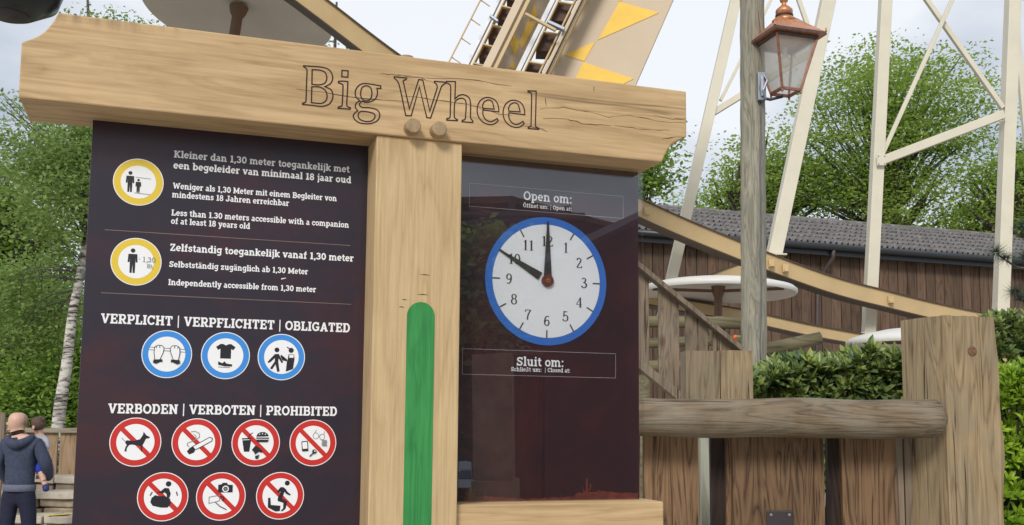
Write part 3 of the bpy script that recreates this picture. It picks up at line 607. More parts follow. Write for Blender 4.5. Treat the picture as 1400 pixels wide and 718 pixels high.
p.poly([(-.22, .49), (-.12, .49), (0, .43), (.12, .49), (.22, .49), (.40, .36), (.30, .23), (.22, .28), (.22, -.13), (-.22, -.13), (-.22, .28), (-.32, .23), (-.40, .36)], 4)
p.poly([(-.29, -.25), (-.13, -.33), (-.03, -.25), (.05, -.34), (.28, -.37), (.28, -.46), (-.02, -.46), (-.29, -.40)], 4); p.line([(-.29, -.49), (.2, -.51)], .02, 4)
p.done(CC['b2'], 'blue ringed pictogram of a shirt above a shoe')
p = base(2)
p.disc(-.20, .30, .105, 4, n=18); p.poly([(-.28, .12), (-.12, .13), (.08, -.22), (.02, -.27), (-.12, -.06), (-.13, -.22), (-.06, -.62), (-.16, -.65), (-.24, -.32), (-.38, -.55), (-.47, -.50), (-.28, -.2), (-.28, -.05), (-.44, -.22), (-.55, -.28), (-.57, -.22), (-.50, -.13)], 4)
p.disc(.40, .30, .11, 4, n=18); p.line([(.22, .44), (.36, .34)], .04, 4)
p.poly([(.30, .13), (.52, .13), (.55, -.05), (.50, -.50), (.20, -.62), (.24, -.1), (.08, -.05), (-.02, .10), (-.05, .04), (.04, -.14), (.25, -.18)], 4); p.poly([(.33, .11), (.51, .11), (.51, -.02), (.33, -.02)], 0)
p.done(CC['b3'], 'blue ringed pictogram of a person stopped by staff')
def redp(): q = base(3, .735); bar(q); return q
p = redp()
p.poly([(-.40, -.02), (-.35, .07), (-.05, .05), (.17, .12), (.27, .28), (.30, .42), (.36, .34), (.42, .27), (.55, .21), (.53, .16), (.40, .14), (.33, -.02), (.28, -.12), (.27, -.34), (.31, -.38), (.23, -.38), (.21, -.18), (.10, -.14), (-.14, -.10), (-.24, -.12), (-.32, -.24), (-.33, -.38), (-.41, -.38), (-.38, -.22), (-.33, -.12)], 4)
p.line([(-.38, .02), (-.50, .12), (-.53, .18)], .025, 5); p.done(CC['r1'], 'red ringed no dogs pictogram')
p = redp()
p.line([(-.27, -.42), (.40, -.02), (.57, .09), (.62, .2)], .03, 4); p.poly([(-.28, -.24), (-.38, -.38), (-.28, -.50), (-.10, -.42), (-.02, -.26), (-.15, -.15)], 4)
p.poly([(-.14, -.16), (-.03, -.30), (.60, .06), (.62, .15), (.52, .22)], 0); p.line([(-.14, -.16), (.52, .22), (.62, .15), (.60, .06), (-.03, -.30)], .028, 4)
p.line([(-.36, -.02), (-.38, -.12), (-.30, -.18)], .03, 5); p.line([(-.36, -.02), (-.1, .08), (.1, .22), (.08, .38), (-.08, .46), (-.25, .44)], .025, 5); p.line([(-.05, .1), (-.05, .28), (-.15, .34)], .02, 5)
p.done(CC['r2'], 'red ringed no smoking pictogram')
p = redp()
p.poly([(-.56, .10), (-.20, .12), (-.26, -.38), (-.48, -.38)], 4); p.line([(-.58, .16), (-.18, .18)], .05, 4); p.line([(-.32, .18), (-.26, .34), (-.14, .42)], .03, 4)
p.poly([(.01, .26), (.06, .38), (.18, .45), (.36, .45), (.47, .38), (.52, .28)], 4)
for a, b in ((.14, .36), (.26, .38), (.38, .36)): p.disc(a, b, .025, 0, n=8)
p.line([(0, .20), (.53, .20)], .04, 4); p.poly([(.0, .13), (.53, .13), (.48, .03), (.05, .03)], 4)
p.poly([(-.16, -.30), (-.02, -.12), (.10, -.18), (.28, -.34), (.26, -.42), (.14, -.38), (.06, -.42), (-.02, -.50), (-.06, -.40)], 4); p.poly([(-.02, -.56), (.16, -.50), (.10, -.68), (.0, -.68)], 4)
p.done(CC['r3'], 'red ringed no food or drinks pictogram')
p = redp()
p.line(arc(.11, .30, .12, .13, 0, 360, 14), .025, 5); p.line(arc(.38, .26, .11, .12, 0, 360, 14), .025, 5); p.line([(.05, .42), (.13, .56)], .02, 5); p.line([(.45, .36), (.48, .5)], .02, 5); p.line([(.23, .30), (.28, .29)], .02, 5)
for i in range(4): p.line([(.36+.02*(i % 2), .10-.07*i), (.58+.02*(i % 2), .10-.07*i)], .05, 5)
p.poly([(-.50, .06), (-.24, .09), (-.20, -.34), (-.46, -.36)], 4); p.poly([(-.47, .02), (-.265, .045), (-.235, -.24), (-.435, -.26)], 0)
p.disc(.06, -.37, .095, 4, n=14); p.line([(.02, -.42), (-.14, -.58)], .05, 4); p.disc(.08, -.35, .035, 0, n=8)
p.done(CC['r4'], 'red ringed pictogram against loose glasses, phone and keys')
p = redp()
p.disc(.20, .52, .11, 4, n=18); p.poly([(-.10, .22), (.06, .36), (.22, .34), (.30, .12), (.26, -.04), (.16, -.06), (.14, .10), (.06, .18), (-.02, .12), (-.22, .18), (-.25, .12)], 4)
p.poly([(-.44, -.05), (-.30, .07), (-.14, .02), (.02, .04), (.28, -.08), (.32, -.28), (.20, -.44), (-.05, -.44), (-.38, -.36), (-.48, -.22)], 4)
p.line([(-.50, .05), (-.42, .20)], .04, 4); p.line([(.52, .20), (.56, .04)], .04, 4); p.done(CC['r5'], 'red ringed pictogram against climbing onto a bag')
p = redp()
p.poly([(-.13, .48), (.0, .50), (.05, .56), (.22, .56), (.26, .48), (.46, .47), (.46, .16), (-.13, .16)], 4); p.disc(.17, .31, .135, 0, n=18); p.disc(.17, .31, .09, 4, n=16); p.disc(.17, .31, .05, 5, n=10)
p.line([(-.48, -.02), (-.06, .05), (-.06, -.18), (-.48, -.28), (-.48, -.02)], .025, 5); p.line([(-.22, -.24), (-.02, -.42), (.24, -.55)], .035, 4); p.line([(-.04, .0), (.08, -.02), (.12, -.12), (.05, -.18)], .04, 4)
p.done(CC['r6'], 'red ringed no cameras pictogram')
p = redp()
p.disc(.28, .53, .105, 4, n=18); p.poly([(.0, .36), (.12, .36), (.22, .28), (.30, .16), (.44, .05), (.40, .0), (.24, .08), (.17, .17), (.12, .0), (.08, -.12), (.30, -.24), (.24, -.55), (.10, -.66), (.04, -.64), (.14, -.52), (.14, -.30), (-.10, -.22), (-.10, -.10), (-.02, .08), (.02, .18), (-.12, .12), (-.15, .16)], 4)
p.poly([(-.50, -.08), (-.41, -.08), (-.38, -.38), (.02, -.42), (.0, -.64), (-.18, -.66), (-.50, -.48)], 4); p.done(CC['r7'], 'red ringed pictogram against standing up from the seat')

# clock panel, recessed behind acrylic
cl, _ = S(633, 215); crr, _ = S(873.5, 460); _, cbz = S(760, 688, 0)
cl = pr-.003
cp = MB(); cp.box((0, .006, 0), (crr-cl, .012, BZ0-cbz+.01)); ccx, ccz = (cl+crr)/2, (BZ0+cbz-.002)/2
cpan = cp.build('clock_panel', 'panel2', sign, (ccx, 0, ccz), bevel=.0008)
tm = MB()
text(tm, 'Open om:', (715.6, 274.2), (782, 277.9), 12.3, .0004, .98); text(tm, 'Öffnet um: | Open at:', (715.2, 283.6), (781.8, 288.3), 5.6, .0004, .9)
tm.v = [(a-ccx, b, c-ccz) for a, b, c in tm.v]; tm.build('lettering', 'white_print', cpan); tm = MB()
text(tm, 'Sluit om:', (706.2, 500.6), (770.9, 501.6), 12.3, .0004, .98); text(tm, 'Schließt um:  | Closed at:', (698.6, 507.6), (779.7, 509.6), 5.8, .0004, .9)
tm.v = [(a-ccx, b, c-ccz) for a, b, c in tm.v]; tm.build('lettering', 'white_print', cpan)
for fr in ([(641.9, 250.8), (851.9, 268.4), (851.4, 297.6), (641.9, 283.2)], [(632.5, 476.1), (841.5, 484.3), (841, 517.2), (632, 511.4)]):
    q = SP(fr, 0); z1 = (q[0][1]+q[1][1])/2; z0 = (q[2][1]+q[3][1])/2; x0 = max(q[0][0], cl+.006); x1 = q[1][0]; m = MB()
    stroke_poly(m, [(x0-ccx, z1-ccz), (x1-ccx, z1-ccz), (x1-ccx, z0-ccz), (x0-ccx, z0-ccz), (x0-ccx, z1-ccz)], .0007, lambda a, b, kk: (a, -.0004, b), 0); m.build('frame_line', 'frame_print', cpan)
# clock face
KX, KZ = .3718*DS, CAMZ+.1543*DS; KR = .0684*DS
def KD(mb, r, y0, y1, n=72): mb.prism([(r*math.cos(2*math.pi*i/n), r*math.sin(2*math.pi*i/n)) for i in range(n)], y0, y1)
face = MB(); face.cur = 0; KD(face, KR, -.0012, .0005); face.cur = 1; KD(face, KR*.884, -.0016, -.0010)
face_o = face.build('clock_face', ['clockblue', 'disc'], cpan, (KX-ccx, 0, KZ-ccz))
for h in range(12):
    nm = MB(); a = R(90-30*h); stroke_poly(nm, [(KR*.765*math.cos(a), KR*.765*math.sin(a)), (KR*.885*math.cos(a), KR*.885*math.sin(a))], .0022, lambda x, y, kk: (x, -.0019, y), 0); nm.build('hour_mark', 'numeral', cpan, (KX-ccx, 0, KZ-ccz))
def wmod(pts, thin, thick):
    r = []
    for i in range(len(pts)):
        a = pts[max(i-1, 0)]; b = pts[min(i+1, len(pts)-1)]; dx, dy = b[0]-a[0], b[1]-a[1]; l = math.hypot(dx, dy) or 1; r.append(thin+(thick-thin)*(abs(dy)/l)**1.5)
    return r
DG = {'1': (4.2, [([(2.2, 0), (2.2, 7)], .75), ([(.8, .15), (3.6, .15)], .3), ([(.8, 6.0), (1.5, 6.2), (2.2, 6.8)], .35)]),
      '2': (4.6, [([(.7, 5.5), (.9, 6.4), (1.8, 6.95), (2.9, 6.7), (3.5, 5.8), (3.3, 4.7), (2.2, 3.0), (1.0, 1.2), (.6, .4)], .6), ([(.6, .35), (3.8, .35), (4.0, 1.4)], .6)]),
      '3': (4.6, [([(.8, 6.0), (1.5, 6.8), (2.6, 6.8), (3.4, 6.0), (3.2, 4.8), (2.4, 4.0), (1.6, 3.85)], .6), ([(1.6, 3.85), (3.0, 3.6), (3.9, 2.6), (3.8, 1.2), (2.8, .25), (1.5, .2), (.6, 1.0), (.6, 1.6)], .65)]),
      '4': (4.8, [([(3.2, 0), (3.2, 7), (.4, 2.0)], .4), ([(3.2, 0), (3.2, 6.6)], .7), ([(.4, 2.0), (4.5, 2.0)], .4), ([(2.2, .15), (4.2, .15)], .3)]),
      '5': (4.6, [([(3.6, 6.6), (1.1, 6.6), (1.0, 3.6), (2.0, 4.3), (3.2, 3.9), (3.9, 2.6), (3.6, 1.0), (2.5, .15), (1.2, .3), (.5, 1.1), (.5, 1.6)], .6)]),
      '6': (4.6, [([(3.7, 6.1), (2.9, 6.8), (1.8, 6.3), (1.0, 4.8), (.7, 3.0), (.9, 1.2), (2.0, .15), (3.2, .5), (3.9, 2.0), (3.5, 3.5), (2.4, 4.1), (1.3, 3.5), (.8, 2.4)], .6)]),
      '7': (4.6, [([(.6, 5.4), (.9, 6.6), (4.2, 6.6)], .6), ([(4.2, 6.6), (2.7, 4.0), (2.1, 2.0), (2.0, 0)], .6)]),
      '8': (4.6, [(arc(2.3, 5.3, 1.4, 1.5, 0, 360, 16), .6), (arc(2.3, 1.95, 1.7, 1.8, 0, 360, 16), .62)]),
      '9': (4.6, [([(.9, .9), (1.7, .2), (2.8, .7), (3.6, 2.2), (3.9, 4.0), (3.7, 5.8), (2.6, 6.85), (1.4, 6.5), (.7, 5.0), (1.1, 3.5), (2.2, 2.9), (3.3, 3.5), (3.8, 4.6)], .6)]),
      '0': (4.6, [(arc(2.3, 3.5, 1.65, 3.35, 0, 360, 22), .65)])}
for h in range(1, 13):
    nm = MB(); a = R(90-30*h); rr = KR*.62; s_ = str(h); sc_ = .0164/7; tot = sum(DG[c][0] for c in s_); x = rr*math.cos(a)-tot*sc_/2; yb = rr*math.sin(a)-.0082
    for c in s_:
        for k2, (pts, wd) in enumerate(DG[c][1]):
            q = [(x+px*sc_, yb+py*sc_) for px, py in pts]
            stroke_poly(nm, q, [v*sc_ for v in wmod(pts, wd*.75, wd*1.65)], lambda u_, v_, kk: (u_, -.0019-kk*3e-5, v_), k2)
        x += DG[c][0]*sc_
    nm.build('numeral', 'numeral', cpan, (KX-ccx, 0, KZ-ccz))
def hand(ang, r0, r1, w0, w1, y, name):
    m = MB(); a = R(ang); d = (math.cos(a), math.sin(a)); n = (-d[1], d[0])
    m.prism([(d[0]*r0+n[0]*w0, d[1]*r0+n[1]*w0), (d[0]*r0-n[0]*w0, d[1]*r0-n[1]*w0), (d[0]*r1-n[0]*w1, d[1]*r1-n[1]*w1), (d[0]*r1+n[0]*w1, d[1]*r1+n[1]*w1)], y, y+.0008)
    m.build(name, 'hand', cpan, (KX-ccx, 0, KZ-ccz))
hand(90, .004, KR*.93, .0068, .0013, -.0052, 'minute_hand'); hand(151, .014, KR*.90, .0066, .0010, -.0040, 'hour_hand')
m = MB(); m.cur = 0; KD(m, .0098, -.0062, -.0016, 32); m.cur = 1; KD(m, .0038, -.0070, -.006, 20); m.cur = 0; KD(m, .0014, -.0074, -.0069, 12); m.build('hub', ['hub', 'brass'], cpan, (KX-ccx, 0, KZ-ccz))
# printed desert horizon at the foot of the panel
m = MB(); q = []; x0, z0 = S(634, 687); x1, _ = S(872, 685); n = 60
for i in range(n+1):
    t = i/n; hgt = .0045+.004*math.sin(t*9+1)*random.uniform(.4, 1)+(.005 if t > .62 else 0)+random.uniform(0, .0028); q.append((max(x0, cl)+(x1-max(x0, cl))*t-ccx, cbz+.004+hgt-ccz))
for i in range(n): m.quad((q[i][0], -.0003, cbz+.001-ccz), (q[i+1][0], -.0003, cbz+.001-ccz), (q[i+1][0], -.0003, q[i+1][1]), (q[i][0], -.0003, q[i][1]))
for (xx, yy, hh) in ((802, 684, .034), (643, 686, .024)):
    u, z = S(xx, yy); u -= ccx; z -= ccz
    for pts, ww in (([(0, 0), (0, hh)], .0036), ([(0, hh*.45), (.006, hh*.5), (.0065, hh*.75)], .0022), ([(0, hh*.35), (-.0055, hh*.42), (-.006, hh*.62)], .0022)):
        stroke_poly(m, [(u+a, z+b) for a, b in pts], ww, lambda a, b, kk: (a, -.0005-random.random()*1e-5, b), 0)
m.build('desert_silhouette', 'cactus', cpan)
# acrylic cover
AO = .016; ar_, _ = S(879, 460, AO); ax0 = pr+.0015
m = MB(); _, abz = S(760, 689, AO+.004); m.box((0, 0, 0), (ar_-ax0, .004, BZ0-.003-cbz)); m.build('acrylic_cover', 'acrylic', sign, ((ax0+ar_)/2, -AO, (BZ0-.003+cbz)/2+.0005))
# ledge under the clock panel
LF = .052; lx0 = pr+.0008; lx1, _ = S(907.5, 690, LF); _, ledz = S(766, 688, LF); _, ledb = S(766, 684.5, 0)
m = MB(); m.box((0, (-LF+.04)/2, -.045), (lx1-lx0, LF+.04, .09)); m.build('ledge', 'oak_x', sign, ((lx0+lx1)/2, 0, ledz), bevel=.0025)
# lock on the post beside the cover
_, kz = S(640, 648, .03)
lk = MB(); mx = Matrix.Rotation(R(90), 4, 'Y'); lk.cur = 0; lk.lathe([(.0001, 0), (.018, 0), (.0198, .002), (.0198, .020), (.0175, .024), (.0001, .024)], 28, mx); lk.box((.011, -.012, 0), (.022, .016, .038)); lk.cur = 1; lk.box((.012, -.0205, .001), (.020, .003, .013)); 
lk.build('lock', ['lock', 'lockdark'], sign, (pr+.0008, -.040, kz), bevel=.0015)

# ================================================================ TIMBER GATE AND ITS POSTS
def plank(name, mat, parent, a, b, w, t, wob=.004, cuts=3, loc0=None):
    """board from a to b (parent-local), w wide across the view, t thick"""
    a = Vector(a); b = Vector(b); c = (a+b)/2; m = MB(); m.beam(a-c, b-c, w, t, Vector((0, 1, 0)) if abs((b-a).normalized().y) < .9 else Vector((0, 0, 1)))
    o = m.build(name, mat, parent, c)
    if wob: wobble(o, wob, 2.2, cuts)
    return o
GY = 3.12
g0 = P(1090, 700, GY); gate = empty('timber_gate', (g0.x, GY, 0), 0, label='weathered timber gate with round log top rail and dark metal plate', cat='gate')
def gl(x, y, Y=GY): p = P(x, y, Y); return Vector((p.x-g0.x, Y-GY, p.z))
# top rail: a half round log
ra, rb = gl(800, 570.5, GY-.06), gl(1291, 573, GY-.06)
m = MB(); n = 46; pts = []; rad = []
for i in range(n+1):
    t = i/n; pts.append(ra.lerp(rb, t)+Vector((0, 0, .002*math.sin(t*14)))); e = max(0, (t-.975)/.025); rad.append(.0585*(1+.02*math.sin(t*23)+.02*math.sin(t*9+2))*math.sqrt(max(.05, 1-.8*e*e)))
c = (ra+rb)/2; m.tube([p-c for p in pts], rad, 28); o = m.build('top_rail', 'weather_x', gate, c, smooth=True)
for x0, x1, mat, dy, t in ((881, 955, 'picket_z', 0, .03), (1003, 1113.5, 'picket_z', -.004, .032), (1114.5, 1128.5, 'picket_z', .002, .03), (1152, 1227, 'picket_z', .0, .03), (1229, 1236, 'stair_z', .03, .03), (1238, 1290, 'stair_z', .04, .035), (800, 876, 'picket_z', .004, .03)):
    dy += .045; a = gl(x0, 600, GY+dy); b = gl(x1, 600, GY+dy); z1 = gl(x0, 560, GY+dy).z
    plank('picket', mat, gate, (((a+b)/2).x, dy+.03, .08), (((a+b)/2).x, dy+.03, z1), b.x-a.x, t)
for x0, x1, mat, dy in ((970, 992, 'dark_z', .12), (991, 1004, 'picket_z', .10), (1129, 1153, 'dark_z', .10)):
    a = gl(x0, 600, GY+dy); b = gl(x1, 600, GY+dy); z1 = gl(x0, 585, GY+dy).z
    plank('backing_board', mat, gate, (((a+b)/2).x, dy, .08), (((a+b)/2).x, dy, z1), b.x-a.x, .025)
a, b = gl(800, 900, GY+.07), gl(1290, 900, GY+.07); m = MB(); m.beam((a.x, .075, .45), (b.x, .075, .45), .05, .10); m.build('lower_rail', 'picket_z', gate)
# metal plate with its two screws
a = gl(1048, 698, GY+.03); b = gl(1086, 760, GY+.03); m = MB(); m.box((0, 0, 0), (b.x-a.x, .006, a.z-b.z)); pl_o = m.build('metal_plate', 'iron', gate, ((a.x+b.x)/2, .034, (a.z+b.z)/2), bevel=.004)
for x in (1054.5, 1079.5):
    q = gl(x, 704, GY+.03); m = MB(); m.lathe([(.0001, .003), (.003, .0028), (.0046, .001), (.0048, -.002)], 14, Matrix.Rotation(R(90), 4, 'X')); m.build('screw', 'screw', pl_o, (q.x-(a.x+b.x)/2, -.003, q.z-(a.z+b.z)/2))
# big square corner post standing cornerwise
cp0 = P(1294.5, 600, GY-.035); cl0 = P(1236, 600, GY+.13); cr0 = P(1369, 600, GY-.0); z1 = P(1295, 433, GY).z
corner = empty('gate_post', (cp0.x, cp0.y, 0), 0, label='tall thick square weathered post at the right end of the gate, standing cornerwise', cat='post')
def cornerpost():
    A_, B_, D_ = Vector((0, 0)), Vector((cl0.x-cp0.x, cl0.y-cp0.y)), Vector((cr0.x-cp0.x, cr0.y-cp0.y)); E_ = B_+D_
    bm = bmesh.new(); N = 40; rings = []
    from mathutils import noise
    for i in range(N+1):
        z = z1*i/N; ring = []
        for k, (p, q) in enumerate(((A_, D_), (D_, E_), (E_, B_), (B_, A_))):
            for j in range(8):
                t = j/8; r = p.lerp(q, t); x, y = r
                if k == 0 and j: y += .0  # right face
                if k in (1,): x += .005*math.sin(z*9+1)+.003*math.sin(z*23)
                if k == 0: x += t**4*(.005*math.sin(z*9+1)+.003*math.sin(z*23))
                nz = noise.noise(Vector((x*9, y*9, z*3)))*.003
                ring.append(bm.verts.new((x+nz, y+nz, z if i < N else z+.004*noise.noise(Vector((x*30, y*30, 0))))))
        rings.append(ring)
    for i in range(N):
        for k in range(32): bm.faces.new((rings[i][k], rings[i][(k+1) % 32], rings[i+1][(k+1) % 32], rings[i+1][k]))
    bm.faces.new(rings[-1]); bmesh.ops.recalc_face_normals(bm, faces=bm.faces)
    me = bpy.data.meshes.new('post'); bm.to_mesh(me); bm.free(); me.materials.append(M['post_z']); return link('timber', me, corner)
cornerpost()
m = MB(); q = P(1331, 480, GY-.03); m.lathe([(.0001, .002), (.009, .0018), (.014, .0005), (.016, -.002)], 18, Matrix.Rotation(R(90), 4, 'X')); M['knot'] = plain('wood knot', (.16, .085, .045), .8, var=.5, sc=120)
m.build('knot', 'knot', corner, (q.x-cp0.x, -.0005+.016, q.z))
# pair of square posts behind the rail
for x0, x1, yt, lab in ((938, 984.5, 480, 'left one of two short weathered posts standing close together behind the log rail'), (985.5, 1029, 479, 'right one of two short weathered posts standing close together behind the log rail')):
    Y = 4.15; a = P(x0, 520, Y); b = P(x1, 520, Y); zt_ = P(x0, yt, Y).z; m = MB(); m.box((0, 0, 0), (b.x-a.x, .13, zt_)); o = m.build('short_post', 'weather_post', None, ((a.x+b.x)/2, Y+.065, zt_/2)) if False else m.build('short_post', 'post_z' if x0 > 985 else 'weather_z', None, ((a.x+b.x)/2, Y+.065, zt_/2))
    wobble(o, .005, 2.5, 5); tag(o, lab, 'post', 'paired posts behind the gate')
# pale board and slats seen through the gate
q0 = P(965, 660, 3.75); o = plank('leaning_board', 'pale_z', None, (q0.x, 3.75, 0), (q0.x, 3.75, P(965, 598, 3.75).z), .038, .03); tag(o, 'narrow pale green grey board seen through the gap between gate pickets', 'board')

# ================================================================ LAMP POST WITH COPPER LANTERN
LY = 7.0
lb = P(1031, 480, LY); lamp = empty('lamp_post', (lb.x, LY, 0), 0, label='tall grey green wooden lamp post with an old copper lantern', cat='lamp post')
la, lt = P(1031.5, 470, LY), P(1028.5, -60, LY)
m = MB(); n = 60; dx = (lt.x-la.x)/(lt.z-la.z)
m.tube([(dx*(i/n*(lt.z+.6)-la.z), 0, i/n*(lt.z+.6)) for i in range(n+1)], [.0895-.005*i/n+.002*math.sin(i*1.9) for i in range(n+1)], 24)
m.build('pole', 'pole_z', lamp, smooth=True)
m = MB(); cpts = [(P(1040+.8*math.sin(i*.9), 140+i*17, LY-.082).x-lb.x, -.082, P(1040, 140+i*17, LY-.082).z) for i in range(22)]; m.tube(cpts, .0065, 8); m.build('cable', 'cable', lamp, smooth=True)
jb = P(1035, 119, LY-.1); m = MB(); m.box((0, 0, 0), (.055, .05, .20)); m.tube([(0.01, -.03, .08), (.03, -.05, .03), (.0, -.05, -.04), (.02, -.04, -.10)], .009, 8); m.tube([(-.012, -.028, .085), (-.02, -.04, 0), (-.005, -.035, -.08)], .006, 6)
m.build('junction_box', ['galv'], lamp, (jb.x-lb.x+.03, -.10, jb.z), bevel=.01)
m = MB(); m.box((.0, -.03, .0), (.02, .012, .15)); m.build('junction_cover', 'screw', lamp, (jb.x-lb.x+.03, -.105, jb.z), bevel=.004)
lc = P(1073.5, 90, LY-.12)
m = MB(); m.tube([(jb.x-lb.x, -.05, jb.z-.05), (jb.x-lb.x+.09, -.1, jb.z-.09), (lc.x-lb.x-.02, -.12, P(1073, 132, LY-.12).z)], .011, 8); m.build('bracket', 'iron', lamp, smooth=True)
k_ = LY/F                                            # metres per photo pixel there
zE = P(1073, 57, LY-.12).z; zB = P(1073, 126, LY-.12).z
lrot = R(17); lx = lc.x-lb.x
def sq(r, z, rot=0): return [Vector((r*math.cos(R(45+90*i)+rot)*math.sqrt(2), r*math.sin(R(45+90*i)+rot)*math.sqrt(2), z)) for i in range(4)]
lant = MB()
top, bot = sq(.158, zE-.01), sq(.072, zB)
for i in range(4):
    lant.cur = 0; lant.beam(top[i], bot[i], .016, .016, Vector((0, 0, 1))); lant.beam(bot[i], bot[(i+1) % 4], .018, .018); lant.cur = 1; lant.beam(top[i]*1.0, top[(i+1) % 4], .022, .022)
lant.cur = 0
for q in bot: lant.tube([q, q-Vector((0, 0, .02)), q-Vector((0, 0, .03))], [.006, .009, .002], 8)
lantern = lant.build('lantern', ['copperframe', 'copperdark'], lamp, (lx, -.12, 0), rot=(0, 0, lrot))
for i in range(4):
    m = MB(); a, b, c_, d = bot[i], bot[(i+1) % 4], top[(i+1) % 4], top[i]; s_ = .965
    m.quad(*(Vector((p.x*s_, p.y*s_, p.z)) for p in (a, b, c_, d))); m.build('glass_pane', 'lampglass', lantern)
rf = MB(); e = sq(.205, zE); e2 = sq(.200, zE+.022); e3 = sq(.115, zE+.10); e4 = sq(.062, zE+.155)
rf.cur = 1
for i in range(4): rf.quad(e[i], e[(i+1) % 4], e2[(i+1) % 4], e2[i])
rf.cur = 0
for A_, B_ in ((e2, e3), (e3, e4)):
    for i in range(4): rf.quad(A_[i], A_[(i+1) % 4], B_[(i+1) % 4], B_[i])
rf.quad(*reversed(e)); rf.quad(*e4)
for q in e2: rf.tube([q*1.0, q*1.0+Vector((0, 0, .03))], [.008, .003], 6)
rf.build('lantern_roof', ['copper', 'copperdark'], lantern)
m = MB(); z = zE+.15; m.cur = 0; m.lathe([(.082, z-.012), (.086, z), (.066, z+.018), (.05, z+.03)], 24); m.cur = 1; m.lathe([(.05, z+.028), (.062, z+.034), (.062, z+.042), (.05, z+.046)], 24); m.cur = 0
m.lathe([(.05, z+.045), (.060, z+.06), (.058, z+.078), (.036, z+.10), (.018, z+.115), (.014, z+.13), (.026, z+.14), (.03, z+.155), (.024, z+.172), (.010, z+.185), (.006, z+.21), (.0005, z+.23)], 24)
m.build('finial', ['copper', 'copperdark'], lantern, smooth=True)
m = MB(); m.lathe([(.0005, -.05), (.022, -.042), (.034, -.02), (.036, 0), (.026, .028), (.016, .05), (.016, .09)], 20); m.build('bulb', 'bulb', lantern, (0, 0, zE-.14), smooth=True)

# ================================================================ STAIR RAILING behind the sign
SY = 6.0
s0 = P(930, 540, SY); stair = empty('stair_railing', (s0.x, SY, 0), 0, label='sloping grey brown wooden stair railing with wide boards, behind the clock panel', cat='stair railing')
def slc(x, y, Y=SY): p = P(x, y, Y); return Vector((p.x-s0.x, Y-SY, p.z))
hr = MB(); hr.beam(slc(800, 305), slc(1013, 478), .11, .028, Vector((0, 0, 1))); hr.build('handrail', 'stair_z', stair, bevel=.003)
hr = MB(); hr.beam(slc(800, 438), slc(932, 546), .11, .05, Vector((0, 0, 1))); hr.build('stringer', 'stair_z', stair, bevel=.003)
hy = lambda x: 305+(x-800)*173/213; ly_ = lambda x: 438+(x-800)*108/132
for x0, x1, sh in ((840, 868, 0), (873, 887, 0), (900, 928, 1), (937, 967, 1), (974, 1000, 1)):
    m = MB(); a = slc(x0, 500, SY+.05); b = slc(x1, 500, SY+.05); za, zb2 = slc(x0, hy(x0)+3, SY+.05).z, slc(x1, hy(x1)+3, SY+.05).z
    lo = slc((x0+x1)/2, ly_((x0+x1)/2)+2, SY+.05).z
    m.prism([(a.x, lo+.05), (b.x, lo-.05), (b.x, zb2), (a.x, za)], .03, .06); m.build('baluster', 'stair_z', stair)
for x in (860, 995):
    m = MB(); q = slc(x, 500, SY+.12); m.box((q.x, .14, slc(x, hy(x)+8).z/2), (.09, .09, slc(x, hy(x)+8).z)); m.build('stair_post', 'stair_z', stair)

# ================================================================ LOG FENCE in the middle distance
FY = 9.0
f0 = P(990, 450, FY); lf = empty('log_fence', (f0.x, FY, 0), 0, label='mossy post and rail log fence below the white canopy', cat='fence')
def fl(x, y, Y=FY): p = P(x, y, Y); return Vector((p.x-f0.x, Y-FY, p.z))
for (x0, y0, x1, y1, r) in ((870, 440, 1046, 444, .052), (870, 500, 1250, 506, .05), (870, 470, 1040, 466, .045)):
    a, b = fl(x0, y0), fl(x1, y1); c = (a+b)/2; m = MB(); m.tube([a-c, (a+b)/2-c+Vector((0, 0, .01)), b-c], [r, r*1.05, r*.95], 12); m.build('rail', 'log_x', lf, c, smooth=True)
m = MB(); a, b = fl(1046, 479, FY-.2), fl(1122, 462, FY-.2); c = (a+b)/2; m.tube([a-c, b-c], [.065, .055], 12); m.build('brace', 'log_x', lf, c, smooth=True)
for x in (880, 985, 1090, 1200):
    m = MB(); q = fl(x, 432 if x < 1050 else 470); m.tube([(0, .09, 0), (0, .09, q.z)], [.07, .065], 12); m.build('fence_post', 'log_x', lf, (q.x, 0, 0), smooth=True)
q = P(1005.5, 461, 7.6); o = MB(); o.cur = 0; o.lathe([(.0005, -.03), (.022, -.022), (.03, 0), (.024, .02), (.008, .03)], 14, Matrix.Rotation(R(80), 4, 'Y')); o.cur = 1; o.lathe([(.008, .03), (.014, .04), (.012, .06), (.0005, .07)], 12, Matrix.Rotation(R(80), 4, 'Y'))
o.cur = 2; o.tube([(.05, 0, 0), (.12, 0, .03), (.2, .05, .02)], .004, 6)
cl0 = o.build('coloured_lamp', ['orange', 'greenbulb', 'cable'], None, q, smooth=True); cl0.scale = (.6, .6, .6)
tag(cl0, 'tiny orange and green bulb hanging left of the lamp post', 'bulb')

